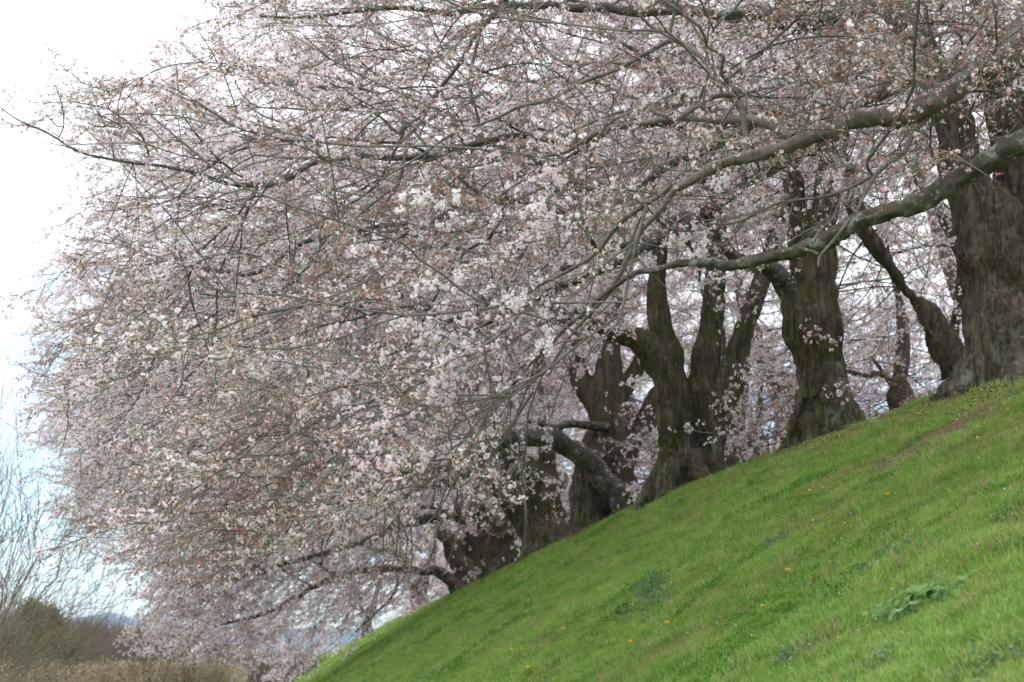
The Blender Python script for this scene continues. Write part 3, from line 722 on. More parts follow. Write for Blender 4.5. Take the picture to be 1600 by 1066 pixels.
t3 = Tree('cherry trunk splitting into three upright stems, bright moss on its left side', (1085, 752))
t3.stem([(1066, 760, 66), (1062, 690, 54), (1050, 630, 56), (1038, 585, 54), (1015, 545, 44), (980, 525, 36)], -.1)
t3.stem([(1090, 760, 60), (1092, 680, 46), (1098, 610, 44), (1106, 540, 42), (1116, 460, 40), (1118, 390, 36), (1120, 300, 32), (1105, 180, 28), (1060, 60, 20)], .1)
t3.stem([(1112, 752, 54), (1120, 680, 42), (1130, 620, 38), (1150, 560, 38), (1165, 500, 34), (1188, 440, 32), (1206, 390, 28), (1220, 320, 22)], -.05)
t3.stem([(1050, 620, 46), (1045, 560, 42), (1030, 500, 36), (1024, 440, 32), (1030, 380, 26), (1035, 300, 22)], .05)
t3.roots(7, .12, .5, rsx); t3.trunk(.032, M_TRUNKG)
t3.limb([(990, 530, 36), (960, 520, 33), (925, 508, 30), (890, 490, 26), (840, 480, 20), (780, 488, 16), (700, 500, 12), (600, 560, 9)], t3.d - .1, t3.d - 2, M_LIMBD)
t3.limb([(1120, 300, 26), (1050, 260, 22), (960, 270, 18), (850, 300, 14), (700, 340, 10), (520, 420, 7)], t3.d, t3.d - 1, M_LIMBD)
t3.limb([(1130, 570, 9), (1128, 520, 9), (1112, 490, 8), (1100, 470, 7), (1090, 440, 5)], t3.d - .8, t3.d - 1, M_LIMBD, k=6)
t3.crown(4, lambda P: .62 + 0 * P[:, 0], .58, Rl=11.5, Rr=5, Ry=6, top=9, hb=4.2, drop=5.2, bmat=M_LIMBD, sscale=1.15, near=1.5)

t4 = Tree('dark cherry trunk with a heavy low limb arching out to the left', (945, 805))
t4.stem([(965, 812, 72), (962, 740, 62), (955, 690, 65), (948, 640, 62), (950, 590, 48), (956, 540, 34), (960, 470, 31), (955, 380, 26), (930, 280, 22)], .2)
t4.stem([(915, 830, 65), (915, 770, 55), (925, 720, 53), (935, 680, 48)], 0)
t4.stem([(940, 650, 36), (915, 615, 34), (902, 570, 31), (895, 520, 29), (885, 460, 22)], .2)
t4.stem([(960, 640, 36), (982, 600, 31), (1000, 560, 26), (1010, 520, 22)], .4)
t4.stem([(968, 730, 41), (990, 690, 34), (1010, 655, 29), (1030, 610, 22)], .5)
t4.roots(7, .16, .5, rsx); t4.trunk(.04, M_TRUNK)
t4.limb([(972, 800, 40), (962, 770, 42), (948, 745, 42), (925, 722, 40), (895, 700, 38), (862, 684, 36), (830, 684, 32), (790, 690, 28), (750, 712, 22), (700, 730, 18), (640, 738, 14), (560, 738, 10), (480, 770, 7)], t4.d - .6, t4.d - 1.5, M_LIMBD)
t4.limb([(950, 668, 18), (920, 663, 16), (890, 663, 15), (862, 670, 12), (820, 660, 8)], t4.d - .2, t4.d - 1, M_LIMBD, k=8)
t4.crown(5, lambda P: .66 + 0 * P[:, 0], .66, Rl=11.5, Rr=5.5, Ry=7, top=9, hb=4.4, drop=5.2, bmat=M_LIMBD, sscale=1.3, near=2)

t5 = Tree('cherry trunk with green moss, leaning left beside the low arching limb', (858, 848))
t5.stem([(862, 862, 81), (858, 820, 62), (848, 780, 54), (830, 745, 51), (805, 715, 46), (775, 700, 40), (740, 700, 32)], 0)
t5.stem([(835, 866, 54), (822, 820, 46), (800, 775, 43), (770, 740, 38), (735, 725, 30)], -.3)
t5.stem([(850, 740, 30), (850, 690, 27), (840, 630, 24), (845, 560, 19)], .3)
t5.roots(6, .18, .4, rsx); t5.trunk(.045, M_TRUNKG)
t5.limb([(770, 742, 24), (735, 745, 22), (690, 755, 18), (640, 768, 14), (600, 775, 11), (540, 800, 8)], t5.d, t5.d - 2, M_LIMBD, k=9)
t5.crown(6, lambda P: .64 + 0 * P[:, 0], .8, Rl=12, Rr=5.5, Ry=7.5, top=9, hb=4.2, drop=5.4, near=2, bmat=M_LIMBD, sscale=1.55, k_max=5)

t6 = Tree('grey cherry trunk leaning left, sixth along the row', (795, 888))
t6.root['label'] = 'grey cherry trunk leaning left between the mossy trunk and the last fanned one'
t6.stem([(800, 896, 67), (790, 850, 52), (775, 810, 49), (755, 780, 44), (730, 760, 35), (690, 745, 26)], 0)
t6.stem([(775, 905, 44), (768, 850, 38), (755, 810, 35), (735, 790, 29)], .2)
t6.stem([(812, 880, 40), (806, 840, 36), (800, 800, 34), (790, 750, 28), (775, 700, 20)], .6)
t6.stem([(768, 905, 36), (752, 860, 30), (735, 825, 26), (710, 800, 22)], -.2)
t6.roots(6, .16, .4, rsx); t6.trunk(.05, M_TRUNK)
t6.limb([(730, 790, 20), (690, 805, 18), (640, 815, 16), (600, 835, 14), (560, 848, 12), (510, 862, 10), (450, 880, 8), (400, 898, 6)], t6.d, t6.d - 2, M_LIMBD, k=8)
t6.limb([(750, 800, 14), (715, 800, 12), (660, 790, 10), (600, 775, 8)], t6.d, t6.d - 2, M_LIMBD, k=7)
t6.crown(7, lambda P: .7 + 0 * P[:, 0], .8, Rl=12, Rr=5.5, Ry=7.5, top=9, hb=4.0, drop=6.6, near=3, bmat=M_LIMBD, sscale=1.8, k_max=5)

t7 = Tree('last visible cherry trunk down the row, fanned stems and a long low limb', (742, 915))
t7.stem([(758, 912, 39), (752, 870, 33), (742, 835, 30), (735, 790, 27)], 0)
t7.stem([(738, 922, 36), (722, 885, 30), (705, 855, 27), (690, 830, 22)], -.2)
t7.stem([(722, 926, 30), (700, 905, 24), (675, 890, 21)], -.4)
t7.stem([(775, 900, 34), (772, 860, 30), (768, 815, 26), (760, 770, 20)], .5)
t7.stem([(748, 916, 30), (738, 880, 26), (722, 845, 22)], .1)
t7.roots(5, .14, .3, rsx); t7.trunk(.055, M_TRUNK)
t7.limb([(680, 893, 14), (655, 892, 13), (625, 888, 13), (575, 892, 13), (530, 900, 12), (500, 912, 10), (450, 942, 8), (400, 962, 6), (330, 980, 4)], t7.d - .4, t7.d - 3, M_LIMBD, k=8)
t7.limb([(622, 890, 5), (618, 922, 5), (590, 955, 4), (555, 988, 3)], t7.d - 1.2, t7.d - 2, M_LIMBD, k=6)
t7.crown(8, lambda P: .78 + 0 * P[:, 0], .85, Rl=12.5, Rr=5, Ry=9, top=9.5, hb=4.2, drop=7.4, near=3, bmat=M_LIMBD, sscale=2.0, k_max=4)

def far_tree(label, base, depth, h, seed, cell, ss, group, **k):
    t = Tree(label, base, depth=depth, group=group)
    t.stem([(base[0], base[1] + 4, .9 * F / t.d * 1.0), (base[0] - 1.0 / t.d * F * .2, base[1] - 1.2 * F / t.d, .6 * F / t.d), (base[0] - .9 * F / t.d, base[1] - 2.6 * F / t.d, .45 * F / t.d), (base[0] - 1.5 * F / t.d, base[1] - 4.5 * F / t.d, .25 * F / t.d)], 0)
    t.stem([(base[0], base[1] - .6 * F / t.d, .5 * F / t.d), (base[0] + .6 * F / t.d, base[1] - 2.5 * F / t.d, .35 * F / t.d), (base[0] + 1.0 * F / t.d, base[1] - 4.5 * F / t.d, .22 * F / t.d)], .3)
    t.trunk(.07, M_TRUNK)
    t.crown(seed, lambda P: h + 0 * P[:, 0], cell, bmat=M_LIMBD, sscale=ss, k_max=4, **k)
    return t
far_tree('pale cherry crown beyond the last visible trunk, low over the bank', (655, 952), 74, .8, 21, 1.2, 2.0, 'old cherry trees in a row along the top of the bank', Rl=12, Rr=7, Ry=9, top=9, hb=2.5, drop=7.5)
far_tree('farthest cherry crown of the row, whitish haze above the grass edge', (575, 985), 105, .8, 22, 1.45, 2.6, 'old cherry trees in a row along the top of the bank', Rl=13, Rr=8, Ry=12, top=9, hb=1.5, drop=6.5)

# ---- second row behind the bank top
GB = 'cherry trees in the second row behind the bank'
tb1 = Tree('cherry trunk behind the row, slanting up left between the two big right trunks', (1490, 590), depth=20, group=GB)
tb1.stem([(1492, 600, 50), (1480, 545, 42), (1450, 500, 38), (1415, 455, 34), (1385, 410, 32), (1355, 365, 30), (1335, 320, 28), (1320, 250, 24)], 0)
tb1.stem([(1480, 550, 26), (1500, 470, 26), (1505, 400, 24), (1480, 340, 20), (1440, 290, 18), (1415, 240, 16)], .4)
tb1.trunk(.035, M_TRUNK)
tb1.limb([(1500, 400, 20), (1475, 350, 16), (1455, 310, 14), (1430, 250, 12)], 20.4, 20.8, M_LIMBD, k=8)
tb1.crown(31, .65, 1.0, Rl=5, Rr=5, Ry=5, top=8, hb=2.2, drop=2.0, bmat=M_LIMBD, sscale=1.0, smin=.8, c=(5.2, 22, 4.2))
tb2 = Tree('slender knotty cherry trunk seen under the slanting one', (1415, 620), depth=27, group=GB)
tb2.stem([(1412, 640, 34), (1410, 580, 26), (1412, 530, 24), (1405, 470, 18), (1390, 400, 14)], 0)
tb2.trunk(.04, M_TRUNK)
tb2.limb([(1412, 610, 12), (1380, 585, 11), (1350, 582, 10), (1322, 580, 8), (1290, 580, 6)], 27, 27, M_LIMBD, k=7)
tb2.limb([(1400, 620, 9), (1392, 600, 9), (1375, 575, 8), (1360, 560, 6)], 27.3, 27.6, M_LIMBD, k=6)
tb2.crown(32, .7, 1.0, Rl=5.5, Rr=5, Ry=5, top=8.5, hb=.3, drop=2, smin=.8, bmat=M_LIMBD, sscale=1.25)
tb3 = Tree('short dark cherry trunk just behind the three-stemmed tree', (1158, 722), depth=31, group=GB)
tb3.stem([(1162, 735, 46), (1158, 690, 36), (1150, 655, 26), (1160, 590, 18), (1170, 500, 14)], 0)
tb3.stem([(1175, 735, 20), (1186, 660, 14), (1190, 600, 11), (1200, 560, 9)], 1.5)
tb3.trunk(.045, M_TRUNK)
tb3.crown(33, .66, .85, Rl=6.5, Rr=6, Ry=6, top=8.5, hb=.9, drop=2.4, smin=.8, bmat=M_LIMBD, sscale=1.5)
far_tree('cherry crown filling the gap between the mossy trunk and the three-stemmed one', (1240, 700), 38, .68, 34, .85, 1.7, GB, Rl=6.5, Rr=7, Ry=6, top=8, hb=.2, drop=2.4, smin=.8)
far_tree('cherry crown showing pink between the three-stemmed tree and the arching limb', (1035, 775), 46, .68, 35, .95, 1.9, GB, Rl=7, Rr=6, Ry=6, top=8.5, hb=.2, drop=2.6, smin=.8)
far_tree('cherry crown seen behind the arching limb far down the row', (900, 825), 62, .62, 36, 1.1, 2.3, GB, Rl=7, Rr=7, Ry=8, top=9, hb=.6, drop=2.6, smin=.8)
far_tree('cherry crown low behind the fanned last trunks', (800, 880), 82, .62, 37, 1.3, 2.8, GB, Rl=9, Rr=8, Ry=9, top=8.5, hb=.6, drop=2.8, smin=.8)
far_tree('cherry crown behind the right edge of the frame, under the big root flare', (1560, 640), 36, .7, 38, .9, 1.7, GB, Rl=6, Rr=6, Ry=6, top=7, hb=.2, drop=2, smin=.8)

# ------------------------------------------------------------------ bare patches, grass
M_SOIL = flat('bare_soil', [(.06, .045, .03), (.11, .085, .055), (.17, .135, .09)], 0, 22.0)
SOIL = []
def soil_patch(px, py, rx, ry, seed, label):
    p = slope_hit(px, py); SOIL.append((p.x, p.y, rx, ry)); V = []; Q = []; T_ = []; nr, na = 6, 28
    for i in range(nr + 1):
        for j in range(na):
            a = j * 6.283 / na; q = i / nr * (1 + .35 * mn.noise(Vector((math.cos(a) * 1.5, math.sin(a) * 1.5, seed))))
            x = p.x + q * rx * math.cos(a); y = p.y + q * ry * math.sin(a)
            V.append((x, y, H1(x, y) + .02 * (1 - i / nr) ** .5 + .02 * mn.noise(Vector((x * 9, y * 9, 0))) * (i < nr) - .012 * (i == nr)))
    Q = [(i * na + j, i * na + (j + 1) % na, (i + 1) * na + (j + 1) % na, (i + 1) * na + j) for i in range(nr) for j in range(na)]
    o = link('bare_soil', mesh_np('bare_soil', V, np.array(Q)), None, [M_SOIL], kind='structure')
for a in ((1490, 672, .13, .6, 1), (1530, 650, .2, .6, 2), (1440, 700, .25, .7, 3), (1310, 785, .16, .45, 4), (1575, 625, .1, .4, 5), (1520, 945, .05, .12, 6), (1470, 985, .05, .1, 7), (1380, 730, .14, .5, 8)):
    soil_patch(*a, '')

M_GRASS = flat('grass_blade', [(.16, .32, .055), (.25, .45, .09), (.37, .51, .16)], .45, 2.2, rnd=.8)
M_GRASSY = flat('grass_blade_olive', [(.24, .32, .08), (.33, .38, .11), (.38, .36, .17)], .3, 2.0, rnd=.6)
M_STRAW = flat('dry_blade', [(.30, .24, .13), (.42, .36, .22)], .2, 4.0, rnd=.5)
M_LEAFB = flat('bluish_leaf', [(.10, .18, .08), (.15, .24, .13), (.22, .30, .2)], .2, 5.0, rnd=.4)
M_CLOVER = flat('small_leaf', [(.10, .22, .035), (.14, .29, .05)], .25, 5.0, rnd=.5)
def blade(S, x, y, L, lean, a, w, m, z=0.0):
    d = Vector((math.cos(a), math.sin(a), 0)); sd_ = Vector((-d.y, d.x, 0)) * w
    p0 = Vector((x, y, z - .012)); p1 = p0 + Vector((0, 0, L * .55)) + d * L * lean * .35; p2 = p1 + Vector((0, 0, L * .45 * (1 - lean * .6))) + d * L * lean * .7
    S.quad([p0 - sd_, p0 + sd_, p1 + sd_ * .85, p1 - sd_ * .85], m); S.quad([p1 - sd_ * .85, p1 + sd_ * .85, p2 + sd_ * .15, p2 - sd_ * .15], m)
def tuft(i, n, L, mats, mw, spread, rg, w=.0022):
    S = Soup()
    for _ in range(n):
        r = spread * math.sqrt(rg.random()); a = rg.random() * 6.28
        blade(S, r * math.cos(a), r * math.sin(a), L * rg.uniform(.5, 1.25), rg.uniform(.1, .9), rg.random() * 6.28, w * rg.uniform(.7, 1.3), rg.choices(range(len(mats)), mw)[0])
    return source('tuft_form_%d' % i, S.mesh('tuft_%d' % i), mats)
def leafy(i, n, mats, spread, rg, size=.012, h=.03):
    S = Soup()
    for _ in range(n):
        r = spread * math.sqrt(rg.random()); a = rg.random() * 6.28; c = Vector((r * math.cos(a), r * math.sin(a), h * rg.random()))
        R = rot_to((rg.gauss(0, 1), rg.gauss(0, 1), rg.gauss(.5, .5)), roll=rg.random() * 6); q = size * rg.uniform(.6, 1.3)
        S.quad([c, c + R @ Vector((q, q * .5, 0)), c + R @ Vector((q * 2, 0, 0)), c + R @ Vector((q, -q * .5, 0))], 0)
    return source('leafy_form_%d' % i, S.mesh('leafy_%d' % i), mats)
rg = random.Random(5); GM = [M_GRASS, M_GRASSY, M_STRAW]
TUFTS = [tuft(0, 26, .055, GM, (9, 1.8, .35), .09, rg), tuft(1, 26, .07, GM, (9, 1.8, .3), .09, rg), tuft(2, 22, .045, GM, (8, 3, .3), .09, rg),
         tuft(3, 24, .04, GM, (3, 8, .7), .09, rg), tuft(4, 22, .035, GM, (2, 6, 1.6), .09, rg), tuft(5, 24, .10, GM, (8, 2, .5), .08, rg, .003),
         leafy(0, 40, [M_CLOVER], .09, rg), leafy(1, 34, [M_LEAFB], .09, rg, .014, .05)]
def sample_slope(n, dens, y0=4.3, y1=95, s0=-9.2, s1=.5):
    u = RS.rand(n * 1); y = (y0 ** -.5 + u * (y1 ** -.5 - y0 ** -.5)) ** -2     # density ~ y^-1.5
    s = RS.uniform(s0, s1, n); x = s + AX - .14 * y; z = hill(x, y)
    P = np.stack([x, y, z], 1); px, py, fw = project(P)
    k = (px > -60) & (px < 1680) & (py > 480) & (py < 1130) & (fw > 0); return P[k], s[k]
GP, gs = sample_slope(210000, 1)
n1_ = smooth_noise(GP, .55, 2.0); n2_ = smooth_noise(GP, 1.6, 8.0); n3_ = smooth_noise(GP, 3.5, 4.0)
olive = np.clip((gs + 2.6) / 2.4, 0, 1) * np.clip((26 - GP[:, 1]) / 10, .15, 1)
v = RS.rand(len(GP)); idx = np.where(v < .4, 0, np.where(v < .75, 1, 2))
oi_ = olive * .62 + n2_ * 1.1 + n1_ * .4 + RS.normal(0, .13, len(GP))
idx = np.where(oi_ > .38, 3, idx); idx = np.where(oi_ > .66, 4, idx)
idx = np.where((n3_ > .36) & (GP[:, 1] < 14) & (oi_ < .35), 5, idx)
idx = np.where((n1_ - n2_ * .7 < -.30) & (oi_ < .3) & (RS.rand(len(GP)) < .5), 6, idx)
idx = np.where((smooth_noise(GP, 1.1, 20.0) > .5) & (RS.rand(len(GP)) < .3), 7, idx)
bare = (smooth_noise(GP * np.array([1, .5, 1]), 1.5, 31.0) > .34) & (gs > -3.2) & (GP[:, 1] < 22)
keep = ~bare | (RS.rand(len(GP)) < .22)
for a_, b_, c_, d_ in SOIL: keep &= ~((((GP[:, 0] - a_) / c_) ** 2 + ((GP[:, 1] - b_) / d_) ** 2 < 1) & (RS.rand(len(GP)) < .6))
GP, idx = GP[keep], idx[keep]
nG = len(GP); scl = RS.uniform(.55, 1.05, nG) * np.interp(GP[:, 1], [5, 12, 30, 90], [1.0, 1.1, 1.5, 2.2])
rot = np.stack([RS.normal(0, .1, nG), -.3 + RS.normal(0, .2, nG), np.zeros(nG)], 1)
rot = np.array([(Matrix.Rotation(r[1], 3, 'Y') @ Matrix.Rotation(a, 3, 'Z')).to_euler() for r, a in zip(rot, RS.rand(nG) * 6.28)])
scatter('grass', GP, rot, scl, idx, TUFTS, None, kind='stuff')
print('grass', nG)
FP, fs = sample_slope(4500, 1)
PET = source('petal_form', (lambda S: ([S.quad([(0, 0, .02), (.011, .004, .025), (.013, .014, .02), (.002, .011, .024)], 0)], S.mesh('fallen_petal'))[1])(Soup()), [M_PETAL])
scatter('fallen_petals', FP + np.array([0, 0, .03]), RS.rand(len(FP), 3) * 1.5, RS.uniform(.7, 1.3, len(FP)), np.zeros(len(FP)), [PET], None, kind='stuff')

# brown leaf litter and shed twigs in the worn grass round the trunks
M_LITTER = flat('leaf_litter', [(.17, .12, .07), (.26, .19, .12), (.36, .29, .2)], 0, 9.0, rnd=.8)
def litter_form(i, rg):
    S = Soup()
    for _ in range(9):
        c = Vector((rg.gauss(0, .07), rg.gauss(0, .07), rg.uniform(.0, .02))); R = rot_to((rg.gauss(0, 1), rg.gauss(0, 1), rg.gauss(0, .3)), roll=rg.uniform(-.6, .6)); q = rg.uniform(.012, .024)
        S.quad([c, c + R @ Vector((q, q * .6, .003)), c + R @ Vector((q * 2, 0, 0)), c + R @ Vector((q, -q * .6, .003))], 0)
    for _ in range(2):
        c = Vector((rg.gauss(0, .07), rg.gauss(0, .07), .015)); stalk(S, c, c + Vector((rg.gauss(0, .08), rg.gauss(0, .08), rg.gauss(0, .02))), .003, 0)
    return source('litter_form_%d' % i, S.mesh('litter_%d' % i), [M_LITTER])
LIT = [litter_form(i, rg) for i in range(3)]; LP = []
for tr, k in ((t1, 260), (t2, 200), (t3, 200), (t4, 150), (t5, 100), (t6, 80), (t7, 80)):
    a = RS.rand(k) * 6.283; r = np.abs(RS.normal(.75, .5, k)) + .35; x = tr.base.x + r * np.cos(a); y = tr.base.y + r * 1.6 * np.sin(a)
    LP.append(np.stack([x, y, hill(x, y) + .02], 1))
y = RS.uniform(12, 60, 350); x = AX - .14 * y + RS.normal(-.15, .4, 350); LP.append(np.stack([x, y, hill(x, y) + .02], 1))
LP = np.vstack(LP); n = len(LP)
scatter('leaf_litter', LP, np.stack([np.zeros(n), RS.normal(-.2, .1, n), RS.rand(n) * 6], 1), RS.uniform(.6, 1.05, n), RS.randint(0, 3, n), LIT, None, kind='stuff')

# ------------------------------------------------------------------ single plants on the slope
M_DOCK = flat('dock_leaf', [(.13, .26, .08), (.2, .34, .12), (.32, .44, .24)], .4, 14.0)
M_DAND = flat('dandelion_yellow', [(.72, .48, .02), (.8, .58, .03)], .2, 9.0)
M_STEM = flat('green_stem', [(.12, .2, .05), (.2, .26, .08)], .1, 9.0)
UPN = Vector((-.54, 0, .84)).normalized()
def leaf_mesh(L, W, curl, rg, wav=.12):
    """a broad leaf: midrib fold, wavy edge, drooping tip; starts at the origin along +X"""
    n = 12; V = []; x = z = 0.0; a = rg.uniform(.5, 1.2); ph = rg.random() * 6; tw = rg.uniform(-.5, .5)
    for i in range(n + 1):
        f = i / n; wd = W * math.sin(math.pi * min(1, .06 + f * .94)) ** .7 * (1 - .25 * f) if f > .15 else W * .12
        for q in (-1, -.5, 0, .5, 1):
            V.append((x, q * wd * .5, z + abs(q) * wd * .1 + q * wd * tw * f * .5 + wav * wd * math.sin(f * 15 + q * 2 + ph) * abs(q) ** 2))
        x += math.cos(a) * L / n; z += math.sin(a) * L / n; a -= curl / n
    Q = [(i * 5 + j, i * 5 + j + 1, (i + 1) * 5 + j + 1, (i + 1) * 5 + j) for i in range(n) for j in range(4)]
    return mesh_np('leaf', V, np.array(Q))
def dock(px, py, n, size, label, seed):
    p = slope_hit(px, py); rg = random.Random(seed)
    r = empty('dock_plant', p, label=label, cat='weed', group='broad-leaved dock plants on the slope')
    for k in range(n):
        me = leaf_mesh(size * rg.uniform(.7, 1.15), size * rg.uniform(.36, .52), rg.uniform(.9, 2.0), rg)
        me.materials.append(M_DOCK)
        o = bpy.data.objects.new('leaf', me); COL.objects.link(o); o.parent = r
        a = k * 6.28 / n + rg.uniform(-.4, .4); o.rotation_euler = (Matrix.Rotation(-.5, 3, 'Y') @ Matrix.Rotation(a, 3, 'Z')).to_euler()
        o.location = (rg.uniform(-.05, .05), rg.uniform(-.16, .16), rg.uniform(.01, .06))
dock(1498, 938, 12, 0.155, 'tallest dock plant with one upright dark leaf, rightmost of the dock row beside brown litter', 1)
dock(1445, 950, 12, 0.155, 'broad dock plant in the middle of the dock row, leaves arching over', 2)
dock(1400, 975, 12, 0.155, 'dock plant at the low left end of the dock row with a pale folded leaf', 3)
def dandelion(px, py, label, seed, hgt=.07, size=.019):
    p = slope_hit(px, py); rg = random.Random(seed)
    r = empty('dandelion', p, label=label, cat='dandelion', group='yellow dandelions in the grass')
    tb = Tubes(); top = Vector((rg.uniform(-.01, .01), rg.uniform(-.01, .01), hgt)); tb.add([(0, 0, -.01), top * .5 + Vector((.004, 0, 0)), top], [.0018, .0017, .0015], 5)
    o = bpy.data.objects.new('stem', tb.mesh('stem')); COL.objects.link(o); o.parent = r; o.data.materials.append(M_STEM)
    S = Soup(); tilt = Matrix.Rotation(.5, 3, 'X')
    for ring, nn, rr, hh in ((0, 15, 1.0, .25), (1, 12, .7, .5), (2, 8, .4, .7)):
        for k in range(nn):
            a = k * 6.283 / nn + ring * .3; w_ = .16
            P_ = lambda q, b, h: top + tilt @ Vector((math.cos(b) * q * size, math.sin(b) * q * size, h * size))
            S.quad([P_(.05, a, 0), P_(rr * .7, a - w_, hh * .7), P_(rr, a, hh), P_(rr * .7, a + w_, hh * .7)], 0)
    me = S.mesh('flower_head'); o = bpy.data.objects.new('flower_head', me); COL.objects.link(o); o.parent = r; me.materials.append(M_DAND)
    S = Soup()
    for k in range(7):
        a = k * .9 + rg.uniform(-.2, .2); L = rg.uniform(.05, .09); d = Vector((math.cos(a), math.sin(a), 0)); s_ = Vector((-d.y, d.x, 0)) * .009
        q0, q1, q2 = Vector((0, 0, 0)), d * L * .5 + Vector((0, 0, .025)), d * L + Vector((0, 0, .012))
        S.quad([q0 - s_ * .3, q0 + s_ * .3, q1 + s_, q1 - s_], 0); S.quad([q1 - s_, q1 + s_, q2 + s_ * .3, q2 - s_ * .3], 0)
    me = S.mesh('leaves'); o = bpy.data.objects.new('leaf_rosette', me); COL.objects.link(o); o.parent = r; me.materials.append(M_CLOVER); o['kind'] = 'stuff'
for k, (px, py, lab) in enumerate(((1387, 786, 'yellow dandelion high on the slope below the brown bare patch'), (1233, 905, 'yellow dandelion left of the dark leafy patch near the dock plants'),
    (1041, 997, 'yellow dandelion on a tall stem, right of a pair near the bottom'), (986, 1016, 'yellow dandelion a little lower left of the tall-stemmed one'),
    (826, 1054, 'yellow dandelion close to the bottom edge, lowest of them'), (879, 993, 'small faint yellow dandelion alone left of the bottom pair'),
    (799, 1024, 'yellow dandelion just above the lowest one'), (1266, 778, 'tiny yellow dandelion on the upper slope below the mossy trunk'), (716, 936, 'far yellow dandelion at the crest beside the last trunk'),
    (1192, 962, 'pale yellow dandelion above the bluish weed clump'))):
    dandelion(px, py, lab, k, .11 if k == 2 else .06, .022 if k < 7 else .02)
def weed(px, py, rad, hgt, n, m, label, seed, wl=.03, stretch=1.6):
    """a low clump of stems with narrow cut leaves"""
    p = slope_hit(px, py); rg = random.Random(seed); r = empty('weed_clump', p, label=label, cat='weed', group='darker weed clumps in the grass')
    tb = Tubes(); S = Soup()
    for k in range(n):
        a = rg.random() * 6.28; q = rad * math.sqrt(rg.random()); bx_, by_ = q * math.cos(a), q * math.sin(a) * stretch
        bz_ = H1(p.x + bx_, p.y + by_) - p.z
        h = hgt * rg.uniform(.5, 1.1); top = Vector((bx_ + rg.gauss(0, .02), by_ + rg.gauss(0, .02), bz_ + h)); b0 = Vector((bx_, by_, bz_ - .01))
        tb.add([b0, (b0 + top) / 2 + Vector((.005, 0, 0)), top], [.0015, .0013, .001], 3, cap=False)
        for j in range(9):
            c = b0.lerp(top, .2 + .8 * j / 8); a2 = rg.random() * 6.28; L = wl * rg.uniform(.6, 1.2)
            d = Vector((math.cos(a2), math.sin(a2), rg.uniform(-.1, .9))).normalized(); s_ = d.cross(Vector((0, 0, 1))).normalized() * L * .22
            S.quad([c, c + d * L * .5 + s_, c + d * L, c + d * L * .5 - s_], 0)
    o = bpy.data.objects.new('stems', tb.mesh('stems')); COL.objects.link(o); o.parent = r; o.data.materials.append(M_STEM); o['kind'] = 'stuff'
    me = S.mesh('leaves'); o = bpy.data.objects.new('leaves', me); COL.objects.link(o); o.parent = r; me.materials.append(m); o['kind'] = 'stuff'
M_MUG = flat('mugwort_leaf', [(.13, .2, .12), (.22, .29, .2), (.3, .36, .28)], .15, 20.0)
M_DARKW = flat('dark_weed_leaf', [(.035, .08, .03), (.06, .12, .045)], .15, 12.0)
weed(1245, 1032, .11, .07, 60, M_MUG, 'silvery blue-green mugwort clump low in the foreground', 1)
weed(1208, 858, .10, .09, 40, M_LEAFB, 'upright bluish weed clump on the middle of the slope, left of the dandelion', 2)
weed(1590, 808, .16, .09, 60, M_LEAFB, 'bluish weed clump at the right edge halfway up the grass', 3)
weed(1033, 918, .08, .08, 26, M_LEAFB, 'bluish weed clump in mid slope left of the trunks line', 4)
weed(968, 962, .08, .09, 26, M_DARKW, 'dark green weed tuft, nearer neighbour of the mid slope bluish clump', 5)
weed(800, 978, .09, .10, 26, M_DARKW, 'dark weed tuft near the far end of the grass, lower of a close pair', 6)
weed(824, 956, .07, .13, 18, M_DARKW, 'small upright dark weed tuft, upper of the close pair', 7)
weed(1545, 935, .10, .05, 34, M_DARKW, 'dark low weed patch right of the tallest dock plant', 8, .02)
weed(1385, 1045, .12, .07, 40, M_LEAFB, 'grey-green weed clump at the bottom between mugwort and right edge', 9)
weed(1285, 935, .16, .05, 60, M_DARKW, 'dark green leafy patch left of the dock row', 10, .025, 2.4)
weed(1545, 1050, .13, .06, 50, M_LEAFB, 'grey-green weed clump in the bottom right corner', 11)
weed(1380, 865, .2, .05, 70, M_CLOVER, 'bright green leafy patch on the slope above the dock row', 12, .022, 2.6)
weed(940, 1040, .3, .05, 90, M_CLOVER, 'bright green leafy patch beside the bottom dandelions', 13, .025, 2.5)
weed(1340, 775, .18, .06, 40, M_DARKW, 'dark weed patch under the brown bare soil', 14, .02, 2)
